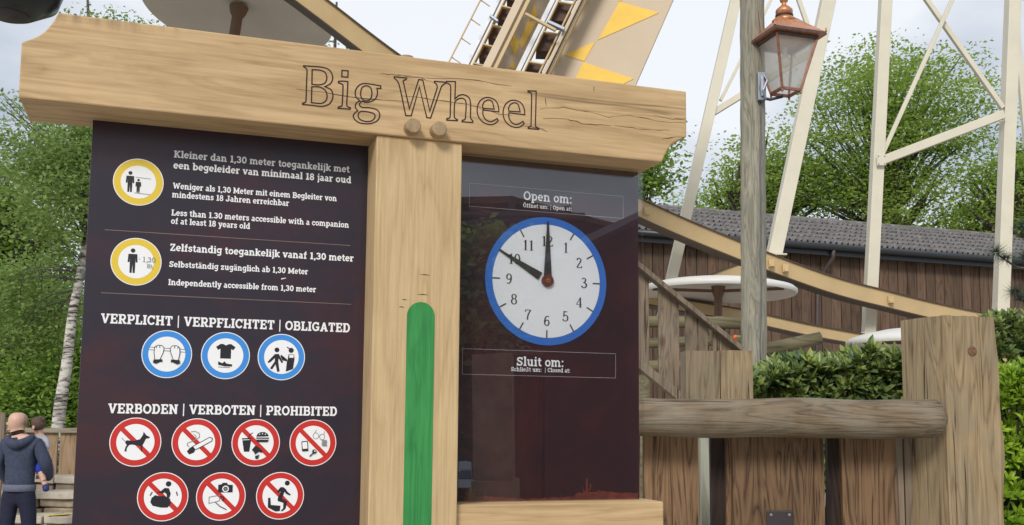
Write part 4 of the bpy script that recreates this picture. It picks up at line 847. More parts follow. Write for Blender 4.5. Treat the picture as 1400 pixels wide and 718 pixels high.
# ================================================================ BIG WHEEL STRUCTURE
wheel = empty('ride_structure', (P(1150, 500, 12).x, 12, 0), 0, label='big steel ride with curved tan track beams, cream support legs and yellow triangle arm', cat='ride structure')
WX = wheel.location.x
def wl(x, y, Y): p = P(x, y, Y); return Vector((p.x-WX, Y-12, p.z))
def spline(pts, k=8):
    r = []
    for i in range(len(pts)-1):
        p0 = pts[max(i-1, 0)]; p1 = pts[i]; p2 = pts[i+1]; p3 = pts[min(i+2, len(pts)-1)]
        for j in range(k):
            t = j/k; r.append(.5*((2*p1)+(p2-p0)*t+(2*p0-5*p1+4*p2-p3)*t*t+(3*p1-p0-3*p2+p3)*t**3))
    r.append(pts[-1]); return r
def sweep(mb, pts, prof, mat):
    """profile points (toward camera, up) swept along pts"""
    b = len(mb.v); n = len(prof)
    for i, p in enumerate(pts):
        d = (pts[min(i+1, len(pts)-1)]-pts[max(i-1, 0)]).normalized(); out_ = Vector((0, -1, 0)); out_ = (out_-d*out_.dot(d)).normalized(); up = out_.cross(d)
        if up.z < 0: up = -up
        for o_, u_ in prof: mb.v.append(tuple(p+out_*o_+up*u_))
    for i in range(len(pts)-1):
        for k in range(n):
            mb.f.append((b+i*n+k, b+i*n+(k+1) % n, b+(i+1)*n+(k+1) % n, b+(i+1)*n+k)); mb.mi.append(mat)
    mb.f.append(tuple(b+k for k in range(n))); mb.mi.append(mat); e = b+(len(pts)-1)*n; mb.f.append(tuple(e+k for k in range(n))); mb.mi.append(mat)
def track(px, h0, label=None):
    """px: list of x, top edge y, Y depth; h0 web height in metres"""
    pts = spline([wl(x, y, Y)-Vector((0, 0, h0/2)) for x, y, Y in px], 8); m = MB(); h = h0/2
    sweep(m, pts, [(.02, -h), (.02, h), (-.02, h), (-.02, -h)], 0)
    sweep(m, pts, [(.045, h), (.045, h+.016), (-.20, h+.016), (-.20, h)], 1)
    sweep(m, pts, [(.03, -h-.014), (.03, -h), (-.26, -h), (-.26, -h-.014)], 1)
    sweep(m, pts, [(-.18, -h), (-.18, h), (-.2, h), (-.2, -h)], 0)
    return m.build('track_beam', ['tan', 'tandark'], wheel)
yY = lambda x: 10.6+(x-440)/911*3.2
T1 = [(x, y, yY(x)) for x, y in ((300, -96), (375, -48), (440, 0), (536, 73), (640, 143), (760, 213), (879.5, 276.5), (1012, 333), (1133, 378), (1219, 401), (1289, 418), (1351, 430), (1460, 446))]
track(T1, .20)
T2 = [(x, y, 12.6+(x-900)/300) for x, y in ((800, 385), (870, 398), (940, 412), (1016, 424.5), (1055, 433), (1109.5, 445), (1180, 458), (1260, 472), (1400, 492))]
track(T2, .135)
T3 = [(x, y, 15.0) for x, y in ((975, 376), (1012, 362), (1050, 352))]
track(T3, .22)
for x, y in ((885, 283), (1055, 354), (1074, 361), (1218, 404)):
    q = wl(x, y+6, yY(x)-.06); m = MB(); m.box((0, 0, 0), (.075, .03, .10)); m.box((.0, -.03, -.03), (.05, .03, .03)); m.build('bolted_cleat', 'tan', wheel, q, bevel=.004)
def leg(x0, y0, x1, y1, wpx, Y, name='support_leg', mat='cream', d=None, Y1=None):
    Y1 = Y1 or Y
    a, b = wl(x0, y0, Y), wl(x1, y1, Y1); ww = wpx*Y/F; c = (a+b)/2; m = MB(); m.beam(a-c, b-c, ww, d or ww, Vector((0, 1, 0))); return m.build(name, mat, wheel, c, bevel=.006)
leg(1031, -110, 905, 437, 14.5, 13.2, Y1=13.1); leg(1155.5, -110, 1058, 349, 19, 13.0, Y1=13.0); leg(1216, -110, 1187.5, 456, 15.5, 13.75); leg(1389, -110, 1368, 430, 17, 13.95)
leg(1380, -60, 1404, 200, 7.5, 15)
for x, y, Y in ((1056, 350, 12.95), (1187.5, 457, 13.75), (1368, 430, 13.95)):
    m = MB(); m.box((0, 0, 0), (.30, .30, .022)); m.build('base_plate', 'cream', wheel, wl(x, y, Y), bevel=.003)
leg(1200, 222, 1371, 157, 12, 13.85, 'cross_bar'); leg(972, 156, 1112, 70, 9, 13.15, 'cross_bar')
leg(1243, -34, 1371, 148, 6.5, 13.9, 'brace'); leg(1318, -36, 1205, 214, 5.5, 13.8, 'brace'); leg(985, 138, 1060, -12, 4.5, 13.2, 'brace'); leg(1078, -40, 1108, 46, 6, 13.1, 'brace')
for x, y, Y in ((1205, 219, 13.62), (1366, 159, 13.82)):
    m = MB(); m.box((0, 0, 0), (.12, .02, .15)); g_ = m.build('gusset_plate', 'cream', wheel, wl(x, y, Y), bevel=.004)
    for dx_, dz_ in ((-.06, -.06), (.06, .06), (.06, -.06), (-.06, .06)): m = MB(); m.lathe([(.0001, .014), (.008, .013), (.009, .008), (.009, 0)], 6, Matrix.Rotation(R(90), 4, 'X')); m.build('bolt', 'galv', g_, (dx_*.7, -.008, dz_*.9))
# the leaning arm above the beam
AY = 9.5
def sl_(x, y): return x-.49*y               # follow the lean down from the frame's top edge
def strip(name, x, wpx, mat, Y=AY, y0=-170, y1=240, depth=.08, lean=.49):
    a, b = wl(x-lean*y0, y0, Y), wl(x-lean*y1, y1, Y); c = (a+b)/2; m = MB(); m.beam(a-c, b-c, wpx*Y/F*.9, depth, Vector((0, 1, 0))); return m.build(name, mat, wheel, c, bevel=.003)
arm = MB(); Y0 = AY+.25
def poly_px(pts, Y): return [(q.x, q.z) for q in (wl(x, y, Y) for x, y in pts)]
arm.prism(poly_px([(803+.49*170, -170), (920+.44*170, -170), (920-.44*260, 260), (803-.49*260, 260)], Y0), Y0-12, Y0-12+.35)
arm_o = arm.build('arm_panel', 'beige', wheel)
for tri in ([(847, 2.5), (901, 17.5), (817.5, 54.5)], [(813.8, 57), (771, 75), (798.8, 83.8)], [(797.5, 85), (866, 108), (836, 123), (775, 132)], [(847, 2.5), (833, -18), (872, -40), (858, -6)], [(880, -60), (950, -50), (905, -95)]):
    m = MB(); m.prism(poly_px(tri, Y0-.004), Y0-.006-12, Y0-.001-12); m.build('painted_triangle', 'ochre', arm_o)
arm2 = MB(); Y2 = AY+.45
arm2.prism(poly_px([(716+.49*170, -170), (757+.44*170, -170), (757-.49*260, 260), (716-.55*260, 260)], Y2), Y2-12, Y2-12+.3)
arm2_o = arm2.build('arm_panel', 'beige', wheel)
for tri in ([(731, 3), (734.5, 22), (722, 29)], [(721, 29.5), (734, 29.5), (714, 67), (710.5, 58)], [(700, 42), (710.5, 58), (704.5, 79), (698, 60)], [(701.5, 82), (704.5, 95), (696.5, 92)], [(752, -40), (760, -20), (742, -16)]):
    m = MB(); m.prism(poly_px(tri, Y2-.004), Y2-.006-12, Y2-.001-12); m.build('painted_triangle', 'ochre', arm2_o)
strip('light_tube', 756.5, 7.5, 'whitetube', AY+.1); strip('light_tube', 683, 4.5, 'whitetube', AY+.1)
strip('flange', 712, 12, 'beige', AY-.05, depth=.14); strip('pipe', 723, 5.5, 'tan', AY-.1, depth=.04); strip('flange', 794, 5, 'beige', AY, depth=.16); strip('flange', 801, 3.5, 'tan', AY+.05, depth=.14)
strip('handrail', 657, 2.2, 'tan', AY-.1, depth=.02, lean=.51)
for i in range(-3, 4):
    y = 26+i*26; x = 657-.51*y; leg(x, y, x+13, y+9, 1.6, AY-.08, 'rung', 'tan', .015)
def rack(x, wpx, ph, step, n0, n1):
    r = strip('rack_rail', x-wpx/2, 2.2, 'tan', AY, depth=.1); strip('rack_rail', x+wpx/2, 2.6, 'tan', AY, depth=.1)
    for i in range(n0, n1):
        y = ph+i*step; xa = x-.49*y; u = wpx/2
        m = MB(); m.prism(poly_px([(xa-u+2, y-1), (xa+u-2, y+3), (xa+u-2-.49*step*.55, y+3+step*.5), (xa-u+2-.49*step*.55, y-1+step*.58)], AY+.06), AY-12+.05, AY-12+.28); m.build('rack_step', 'brownstep', wheel)
        leg(xa-u, y-3, xa+u, y+1, 2.4, AY-.03, 'rack_rung', 'tan', .05)
rack(699, 16, 12, 26, -4, 6); rack(776, 22, 6, 41, -3, 4)
leg(718, 19, 760, 42, 4, AY-.2, 'strut', 'tan', .04); leg(748, 30, 772, 41, 5, AY-.12, 'clamp', 'galv', .06); leg(670, 22, 681, 30, 4, AY-.1, 'clamp', 'galv', .05)

# ================================================================ GONDOLAS
def gondola(cx, cy, Y, rpx, label, tub=True, under='canopyin', mast_px=11, drop=1.75, tilt=(0, 0), top='canopy', flat=1.0, ribs=True):
    q = P(cx, cy, Y); r = rpx*Y/F
    g = empty('gondola', (q.x, q.y, q.z), 0, label=label, cat='gondola', group='ride gondolas with round canopies'); g.rotation_euler = (tilt[0], tilt[1], 0)
    m = MB(); m.cur = 0; m.lathe([(r*.985, -.055), (r, -.035), (r*.995, -.005), (r*.96, .022), (r*.8, .06*flat), (r*.5, .105*flat), (r*.2, .13*flat), (.001, .135*flat)], 64)
    m.cur = 1; m.lathe([(.001, .09), (r*.3, .07), (r*.75, .0), (r*.94, -.05), (r*.985, -.055)], 64); m.build('canopy', [top, under], g, smooth=True)
    for i in range(6 if ribs else 0):
        a = 2*math.pi*i/6+.3; m = MB(); m.beam((.03*math.cos(a), .03*math.sin(a), -.02), (r*.93*math.cos(a), r*.93*math.sin(a), -.05), .03, .035); m.build('rib', 'brownmast' if under == 'canopyin' else under, g) if i % 2 else None
    m = MB(); h = mast_px*Y/F/2; m.lathe([(h, -drop), (h, -.10), (h*1.5, -.04), (h*1.8, .04)], 20); m.build('mast', 'brownmast', g, smooth=True)
    if tub:
        R_ = r*.80; m = MB(); m.lathe([(.001, -drop-.35), (R_*.45, -drop-.34), (R_*.85, -drop-.22), (R_, -drop), (R_*1.02, -drop+.32), (R_*.98, -drop+.34), (R_*.94, -drop+.30), (R_*.9, -drop), (.001, -drop-.05)], 48); m.build('tub', 'tub', g, smooth=True)
        m = MB(); m.lathe([(.001, -drop-.37), (R_*.32, -drop-.365), (R_*.36, -drop-.35), (R_*.36, -drop-.33)], 32); m.build('tub_hub', 'iron', g, smooth=True)
    return g
gondola(982, 396, 12.0, 106, 'gondola with white saucer canopy on a brown mast, behind the lamp post', tilt=(0, R(1)))
gondola(1258, 466, 11.6, 98, 'gondola low behind the hedge, only its white domed canopy top showing', tilt=(0, 0), flat=1.15)
gondola(326, 14, 12.2, 134, 'gondola with a large beige canopy seen from below above the sign', tilt=(R(-6), R(5)), mast_px=15, drop=2.0, under='canopyin', ribs=False)
gt_ = gondola(26, -190, 9.0, 92, 'black gondola tub seen from below at the top left corner', drop=1.15, mast_px=12)

# ================================================================ BARN
def UW(u, back, z): return Vector((math.cos(YAW)*u-math.sin(YAW)*(BARN_D+back), math.sin(YAW)*u+math.cos(YAW)*(BARN_D+back), z))
bu0, _ = PB(700, 320); bu1, _ = PB(1520, 350); _, ez0 = PB(900, 322); _, ez1 = PB(1359, 355)
eave = (ez0+ez1)/2
barn = empty('barn', UW((bu0+bu1)/2, 0, 0), YAW, label='long brown plank barn with a grey tiled roof behind the ride', cat='barn'); bc = (bu0+bu1)/2
RB = 3.4; _, rz0 = PB(911, 288, RB); _, rz1 = PB(1330, 320, RB); ridge = (rz0+rz1)/2
bw = .285; n = int((bu1-bu0)/bw); mesh = None
for i in range(n):
    u = bu0+(i+.5)*bw-bc
    if mesh is None:
        m = MB(); m.box((0, 0, 0), (bw-.022, .03, eave-.02)); o = m.build('plank', 'barn_z', barn, (u, 0, eave/2)); mesh = o.data
    else: o = link('plank', mesh, barn, (u, random.uniform(-.008, .008), eave/2))
m = MB(); m.box((0, 2.9, eave/2), (bu1-bu0-.05, 5.7, eave-.1)); m.build('back_wall', 'barn_z', barn)
m = MB(); sl2 = (ridge-eave)/(RB+.3); 
m.add([(bu0-bc, -.3, eave-.06), (bu1-bc, -.3, eave-.06), (bu1-bc, RB, ridge-.06), (bu0-bc, RB, ridge-.06), (bu0-bc, 2*RB+.3, eave-.06), (bu1-bc, 2*RB+.3, eave-.06)], [(0, 1, 2, 3), (3, 2, 5, 4)]); roof = m.build('roof', 'rooftile', barn)
# pan tiles: one S shaped tile mesh
rows = 6; tw = .165; L_ = math.hypot(RB+.3, ridge-eave); tl_ = L_/rows; ang = math.atan2(ridge-eave, RB+.3)
m = MB(); K = 7; xs_ = [-tw/2+tw*i/K for i in range(K+1)]; hz = lambda x: 0.058*math.sin((x/tw)*2*math.pi)
for r_ in ((0, .045), (tl_+.04, 0.0)):
    for x in xs_: m.v.append((x, r_[0], hz(x)+r_[1]))
    for x in xs_: m.v.append((x, r_[0], hz(x)+r_[1]-.02))
q = K+1
for i in range(K):
    m.f.append((i, i+1, 2*q+i+1, 2*q+i)); m.f.append((q+i+1, q+i, i, i+1)[::-1]); m.mi += [0, 0]
tile = m.build('tile', 'rooftile', roof, smooth=False); tmesh = tile.data; first = True
uv0, _ = PB(872, 320); uv1, _ = PB(1402, 350); ntile = 0; rest = MB(); allu = []
nc = int((bu1-bu0)/tw)
for j in range(rows):
    for i in range(nc):
        u = bu0+(i+.5)*tw; y = -.33+j*tl_*math.cos(ang); z = eave+.0+j*tl_*math.sin(ang); loc = (u-bc, y, z+random.uniform(-.006, .006))
        vis = uv0 < u < uv1*.93 and ntile < 300 and j < 5
        if vis:
            if first: o = tile; o.location = loc; first = False
            else: o = link('tile', tmesh, roof, loc)
            o.rotation_euler = (ang, random.uniform(-.03, .03), 0); ntile += 1
        else:
            rest.add([tuple(v.co) for v in tmesh.vertices], [tuple(p.vertices) for p in tmesh.polygons], Matrix.Translation(loc) @ Matrix.Rotation(ang, 4, 'X'))
tag(rest.build('tiles', 'rooftile', roof), kind='stuff')
m = MB(); m.tube([((bu0-bc), RB, ridge+.03), ((bu1-bc), RB, ridge+.03)], .09, 12); m.build('ridge_cap', 'rooftile', roof)
m = MB(); m.tube([((bu0-bc), -.42, eave-.07), ((bu1-bc), -.42, eave-.07)], .085, 14); m.build('gutter', 'gutter', barn, smooth=True)
m = MB(); m.box((0, -.32, eave-.16), (bu1-bu0, .03, .20)); m.build('fascia', 'gutter', barn)
m = MB(); dp = [(1140, 338, -.42), (1139, 352, -.40), (1128, 368, -.12), (1118, 388, -.08), (1117, 470, -.08), (1117, 560, -.08)]
m.tube([(PB(x, y, b)[0]-bc, b, PB(x, y, b)[1]) for x, y, b in dp], .05, 10); m.build('downpipe', 'pipe', barn, smooth=True)

# ================================================================ FOLIAGE HELPERS
def leaf_mesh(name, pos, size, mat, parent=None, loc=(0, 0, 0), up=.7, elong=1.7, tone=None, nrm=None):
    """one folded rhombus per position"""
    n = len(pos); pos = np.asarray(pos); d = rng.normal(size=(n, 3)); d[:, 2] *= .5; d /= np.linalg.norm(d, axis=1)[:, None]
    nn = rng.normal(size=(n, 3)); nn[:, 2] = np.abs(nn[:, 2])+up
    if nrm is not None: nn = nn*.6+nrm
    s = np.cross(d, nn); s /= np.linalg.norm(s, axis=1)[:, None]+1e-9
    sz = size*rng.uniform(.6, 1.3, n)[:, None]; up_ = np.cross(s, d)*sz*.18
    v = np.stack([pos-d*sz*elong/2, pos+s*sz/2+up_, pos+d*sz*elong/2, pos-s*sz/2+up_], 1).reshape(-1, 3)
    me = bpy.data.meshes.new(name); me.vertices.add(4*n); me.vertices.foreach_set('co', v.astype(np.float32).ravel())
    b = np.arange(n)*4; tri = np.stack([b, b+1, b+2, b, b+2, b+3], 1).ravel().astype(np.int32)
    me.loops.add(6*n); me.loops.foreach_set('vertex_index', tri); me.polygons.add(2*n); me.polygons.foreach_set('loop_start', (np.arange(2*n)*3).astype(np.int32))
    at = me.attributes.new('tone', 'FLOAT', 'FACE'); t = rng.uniform(0, 1, n) if tone is None else np.clip(tone+rng.normal(0, .16, n), 0, 1); at.data.foreach_set('value', np.repeat(t, 2).astype(np.float32))
    me.materials.append(M[mat]); me.update(calc_edges=True); return link(name, me, parent, loc)
def tree(label, base, lobes, nclump, nleaf, lsize, mat, trunk_r, barkm, crad=.7, cat='tree', group=None, trunk=None, shell=.55, limbs=26, lr=.22):
    t = empty('tree', base, 0, label=label, cat=cat, group=group); bx, by, bz = base
    cl_ = []
    vol = np.array([r[0]*r[1]*r[2] for _, r in lobes]); vol = vol/vol.sum()
    for _ in range(nclump):
        k = rng.choice(len(lobes), p=vol); c, r = lobes[k]; d = rng.normal(size=3); d /= np.linalg.norm(d); rr = (shell+(1-shell)*rng.random())**.8*(.9+.22*rng.random())
        cl_.append(np.array(c)+d*np.array(r)*rr-np.array(base))
    cl_ = np.array(cl_)
    per = max(1, nleaf//nclump); cen = np.repeat(cl_, per, 0); csz = np.repeat(rng.uniform(.55, 1.35, nclump), per)[:, None]
    pos = cen+rng.normal(size=(len(cen), 3))*np.array([crad, crad, crad*.26])*.5*csz
    tone = np.repeat(rng.uniform(.15, .85, nclump), per)
    leaf_mesh('crown', pos, lsize, mat, t, tone=tone)
    cz = np.mean([c[2] for c, _ in lobes])-bz; top = Vector((np.mean([c[0] for c, _ in lobes])-bx, np.mean([c[1] for c, _ in lobes])-by, cz))
    m = MB(); tp = trunk or [Vector((0, 0, 0)), Vector((top.x*.15, top.y*.15, cz*.35)), Vector((top.x*.6, top.y*.6, cz*.75)), Vector((top.x, top.y, cz*1.15))]
    tp = spline(tp, 5); m.tube(tp, [trunk_r*(1-.8*i/(len(tp)-1)) for i in range(len(tp))], 10)
    m.build('trunk', barkm, t, smooth=True)
    m = MB()
    for q in cl_[rng.permutation(nclump)[:limbs*4]]:
        q = Vector(q); j = max(3, min(len(tp)-2, int(len(tp)*(.30+.55*min(1, max(0, (q.z/(cz*1.6)))))))); s0_ = tp[j]
        mid = s0_.lerp(q, .5)+Vector((random.uniform(-.3, .3), random.uniform(-.3, .3), .25)); r0 = trunk_r*lr*random.uniform(.5, 1.1)
        m.tube(spline([s0_, mid, q], 3), [r0, r0*.9, r0*.75, r0*.6, r0*.45, r0*.3, r0*.15][:7], 5, False)
    m.build('limbs', 'bark', t, smooth=True); return t
def lobe(x, y, Y, rx, rz, ry=None):
    q = P(x, y, Y); k = Y/F; return ((q.x, Y, q.z), (rx*k, (ry or (rx+rz)/2)*k, rz*k))
G0 = lambda x, Y: (P(x, 500, Y).x, Y, 0)
# right: large spring oaks beyond the barn
tree('tallest spring green oak beyond the barn roof, between the white steel legs', G0(1225, 36), [lobe(1215, 175, 36, 105, 115), lobe(1160, 200, 36, 75, 95), lobe(1290, 150, 36, 65, 80), lobe(1190, 95, 36, 50, 50), lobe(1315, 105, 36, 38, 48), lobe(1130, 120, 36, 30, 30), lobe(1100, 240, 36, 55, 70), lobe(1210, 300, 36, 120, 60), lobe(1320, 310, 36, 60, 40)],
     340, 36000, .088, 'leaf_oak', .78, 'bark', 1.35, group='big trees beyond the barn', limbs=34, shell=.5, lr=.12)
tree('spring green oak cut off by the right edge, beyond the barn roof', G0(1400, 33), [lobe(1400, 270, 33, 70, 70), lobe(1345, 280, 33, 50, 60), lobe(1450, 240, 33, 80, 80)], 200, 18000, .085, 'leaf_oak', .75, 'bark', 1.25, group='big trees beyond the barn')
tree('lower pale green tree beyond the barn, left of the lamp post', G0(1010, 38), [lobe(1015, 262, 38, 50, 45), lobe(1052, 235, 38, 45, 55), lobe(965, 285, 38, 45, 26), lobe(1090, 270, 38, 50, 50)], 130, 9500, .095, 'leaf_oak', .8, 'bark', 1.2, group='big trees beyond the barn')
tree('dark tree beyond the barn, just showing right of the beam end', G0(880, 30), [lobe(868, 230, 30, 50, 48), lobe(830, 255, 30, 60, 60)], 90, 8000, .10, 'leaf_dense', .3, 'bark', 1.0, group='big trees beyond the barn')
# left: birch and dense greenery
bt = [P(80, 575, 14.3), P(91, 500, 14.3), P(99, 430, 14.3), P(110, 372, 14.3), P(118, 300, 14.6), P(112, 200, 15.4), P(104, 90, 16.5)]
b0 = Vector((P(76, 600, 14.3).x, 14.3, 0))
tree('white barked birch with a leaning trunk beside the left edge of the rules panel', b0, [lobe(80, 270, 13.9, 75, 85, 40), lobe(150, 210, 15, 80, 110), lobe(40, 420, 16.2, 55, 80, 60), lobe(60, 215, 14.5, 50, 60), lobe(70, 350, 13.9, 26, 22, 15)], 420, 26000, .045, 'leaf_birch', .10, 'birch', .62, cat='birch', trunk=[Vector((0, 0, 0))]+[q-b0 for q in bt], shell=.2, limbs=16, lr=.13)
tree('tall sparse birch with thin twigs reaching above the left end of the beam', G0(150, 19), [lobe(150, 20, 19, 60, 28), lobe(175, 80, 19, 90, 80), lobe(20, 160, 19, 40, 70)], 150, 4300, .05, 'leaf_birch', .12, 'bark', .42, cat='birch', shell=.3, limbs=34)
tree('small tree top showing past the right side of the beige canopy', G0(440, 22), [lobe(446, 55, 22, 22, 14), lobe(470, 120, 22, 50, 30)], 34, 1000, .06, 'leaf_birch', .12, 'bark', .8, shell=.3)
tree('dark green leafy tree filling the left edge of the photo', G0(10, 20), [lobe(10, 330, 20, 95, 95), lobe(-60, 260, 20, 90, 90), lobe(60, 430, 20, 100, 90), lobe(10, 520, 20, 95, 70)], 560, 40000, .06, 'leaf_dense', .3, 'bark', .8, shell=.25)
def bush(label, lobes, nclump, nleaf, lsize, mat, crad, name='bush', group=None):
    c0 = lobes[0][0]; root = empty(name, (c0[0], c0[1], 0), 0, label=label, cat='bush', group=group)
    cl_ = []
    for _ in range(nclump):
        c, r = lobes[rng.integers(len(lobes))]; d = rng.normal(size=3); d /= np.linalg.norm(d); cl_.append(np.array(c)+d*np.array(r)*(.3+.7*rng.random())-np.array([c0[0], c0[1], 0]))
    cl_ = np.array(cl_); cl_ = cl_[cl_[:, 2] > .05]; per = nleaf//len(cl_); cen = np.repeat(cl_, per, 0); pos = cen+rng.normal(size=(len(cen), 3))*crad*.5
    leaf_mesh('foliage', pos, lsize, mat, root, tone=np.repeat(rng.uniform(.1, .9, len(cl_)), per))
    m = MB()
    for q in cl_[:60]: m.tube([(q[0]*.3, q[1]*.3, 0), (q[0]*.7, q[1]*.7, q[2]*.5), tuple(q)], [.03, .02, .006], 5, False)
    m.build('stems', 'bark', root); return root
bush('bright green bush directly behind the step fence on the left', [lobe(60, 570, 16.2, 70, 45), lobe(20, 575, 16, 60, 45), lobe(115, 520, 16.4, 50, 70), lobe(100, 610, 16, 60, 50)], 260, 26000, .055, 'leaf_dense', .5)

# ================================================================ HEDGES WITH BUILT LEAVES
def leaf_shape():
    m = MB(); m.v = [(0, 0, 0), (.17, .30, .035), (.13, .72, .03), (0, 1, -.05), (-.13, .72, .03), (-.17, .30, .035), (0, .45, -.02)]
    m.f = [(0, 1, 6), (1, 2, 6), (2, 3, 6), (3, 4, 6), (4, 5, 6), (5, 0, 6)]; m.mi = [0]*6; return m
def hedge(name, label, x0, x1, y0, y1, z0, z1f, nros, leaf, nobj, mobj, mmass, per=9, loc=None, seed=3, tilt=(.15, 1.15), bright=None):
    """box of leaf rosettes; the ones nearest the camera get leaves that are objects"""
    g = np.random.default_rng(seed); root = empty(name, ((x0+x1)/2, (y0+y1)/2, 0), 0, label=label, cat='hedge'); cx_, cy_ = (x0+x1)/2, (y0+y1)/2
    core = MB()
    for _ in range(90): 
        x = g.uniform(x0, x1); y = g.uniform(y0+.1, y1); core.tube([(x-cx_, y-cy_, 0), (x-cx_+g.uniform(-.1, .1), y-cy_, z1f(x)*.5), (x-cx_+g.uniform(-.15, .15), y-cy_+g.uniform(-.1, .1), z1f(x)*g.uniform(.8, .97))], [.012, .008, .004], 5, False)
    core.build('stems', 'soil', root)
    ros = []
    for _ in range(nros):
        x = g.uniform(x0, x1); zt_ = z1f(x)
        if g.random() < .45: y = y0+abs(g.normal(0, .07)); z = g.uniform(z0, zt_)
        elif g.random() < .6: y = g.uniform(y0, y1); z = zt_-abs(g.normal(0, .05))
        else: y = g.uniform(y0, y1); z = g.uniform(z0, zt_)
        out_ = Vector((g.normal(0, .35), -(.8 if y < y0+.15 else .2), .9 if z > zt_-.15 else .45)).normalized(); ros.append((Vector((x, y, z)), out_))
    items = []
    for c, ax in ros:
        q = ax.to_track_quat('Z', 'Y'); ph = g.uniform(0, 6.28); tn = g.uniform(.0, 1)
        for k in range(per):
            a = ph+k*2.399; tl2 = tilt[0]+(tilt[1]-tilt[0])*(k/per); s_ = leaf*g.uniform(.7, 1.2)*(.65+.45*k/per)
            mt = q.to_matrix().to_4x4() @ Matrix.Rotation(a, 4, 'Z') @ Matrix.Rotation(-tl2+R(90), 4, 'X')
            items.append((Matrix.Translation(c) @ mt @ Matrix.Diagonal((s_, s_, s_, 1)), c.y-.8*(c.z-z0)*.3, tn if k > per*.35 else min(1, tn+.5)))
    items.sort(key=lambda t: t[1]); ls = leaf_shape(); proto_me = None; rest_v = []; tones = []
    lv = np.array(ls.v); T0 = Matrix.Translation((-cx_, -cy_, 0))
    for i, (mt, _, tn) in enumerate(items):
        if i % 3 == 0 and i//3 < nobj:
            if proto_me is None: o = ls.build('leaf', mobj, root); proto_me = o.data
            else: o = link('leaf', proto_me, root)
            lo, ro, scl = (T0 @ mt).decompose(); o.location = lo; o.rotation_mode = 'QUATERNION'; o.rotation_quaternion = ro; o.scale = scl
        else: a = np.array(T0 @ mt); rest_v.append(lv @ a[:3, :3].T+a[:3, 3]); tones.append(tn)
    n = len(rest_v); v = np.concatenate(rest_v); fidx = np.array(ls.f); tri = (fidx[None]+(np.arange(n)*7)[:, None, None]).reshape(-1).astype(np.int32)
    me = bpy.data.meshes.new('leaves'); me.vertices.add(len(v)); me.vertices.foreach_set('co', v.astype(np.float32).ravel()); me.loops.add(len(tri)); me.loops.foreach_set('vertex_index', tri)
    me.polygons.add(6*n); me.polygons.foreach_set('loop_start', (np.arange(6*n)*3).astype(np.int32)); at = me.attributes.new('tone', 'FLOAT', 'FACE'); at.data.foreach_set('value', np.repeat(np.array(tones), 6).astype(np.float32))
    me.materials.append(M[mmass]); me.update(calc_edges=True); tag(link('leaves', me, root), kind='stuff'); return root
HX0, HX1 = P(1024, 500, 4.9).x, P(1250, 500, 4.9).x; ha, hb = P(1035, 512, 4.9).z, P(1200, 489, 4.9).z
hedge('hedge', 'glossy dark green hedge with lime tips between the lamp post and the big gate post', HX0, HX1, 4.9, 5.9, 1.2, lambda x: ha+(hb-ha)*min(1.1, max(0, (x-HX0)/(HX1-HX0)*1.25))+.025*math.sin(x*19)+.02*math.sin(x*41), 1500, .082, 300, 'leafo_hedge', 'leaf_hedge', seed=4)
HX2, HX3 = P(1352, 500, 4.3).x, P(1500, 500, 4.3).x; hc = P(1380, 436, 4.3).z
hedge('hedge', 'glossy green hedge at the right edge, taller one behind the lime green one', HX2, HX3, 4.3, 5.2, .9, lambda x: hc+.03*math.sin(x*15), 1100, .06, 0, 'leafo_hedge', 'leaf_hedge', seed=9)
HX4, HX5 = P(1358, 600, 3.75).x, P(1480, 600, 3.75).x; hd = P(1380, 512, 3.75).z
hedge('hedge', 'bright lime green hedge at the right edge beside the big gate post', HX4, HX5, 3.75, 4.2, .75, lambda x: hd+.03*math.sin(x*17), 900, .052, 300, 'leafo_lime', 'leaf_lime', seed=12)
# pine branch from beyond the right edge
pt = empty('pine_tree', G0(1475, 7.2), 0, label='pine tree just outside the right edge with needled twigs reaching in', cat='pine tree'); pb = Vector(pt.location)
m = MB(); m.tube([(0, 0, 0), (.02, 0, 1.5), (0, 0, 3.6)], [.08, .06, .02], 10); m.build('trunk', 'bark', pt, smooth=True)
def twig(pts):
    pts = [P(x, y, Y)-pb for x, y, Y in pts]; m = MB(); sp_ = spline(pts, 4); m.tube(sp_, [.012*(1-.7*i/len(sp_)) for i in range(len(sp_))], 6); m.build('branch', 'bark', pt, smooth=True); return pts
nd = []
for tw_ in ([(1475, 430, 7.2), (1420, 372, 7.0), (1390, 365, 6.9), (1362, 346, 6.9)], [(1475, 400, 7.2), (1430, 362, 7), (1402, 352, 7)], [(1475, 460, 7.2), (1410, 420, 7), (1388, 400, 6.9)], [(1475, 380, 7.2), (1425, 330, 7), (1398, 312, 7)]):
    q = twig(tw_)
    for c in (q[-1], q[-1].lerp(q[-2], .45)):
        for _ in range(170):
            d = Vector((random.gauss(0, 1), random.gauss(0, 1), random.gauss(0, 1)+.5)).normalized(); nd.append((c+d*.012, d, random.uniform(.045, .085)))
m = MB()
for c, d, l in nd: s_ = d.orthogonal().normalized()*.0018; m.quad(c-s_, c+s_, c+d*l+s_*.3, c+d*l-s_*.3)
o = m.build('needles', 'needle', pt); tag(o, kind='stuff')

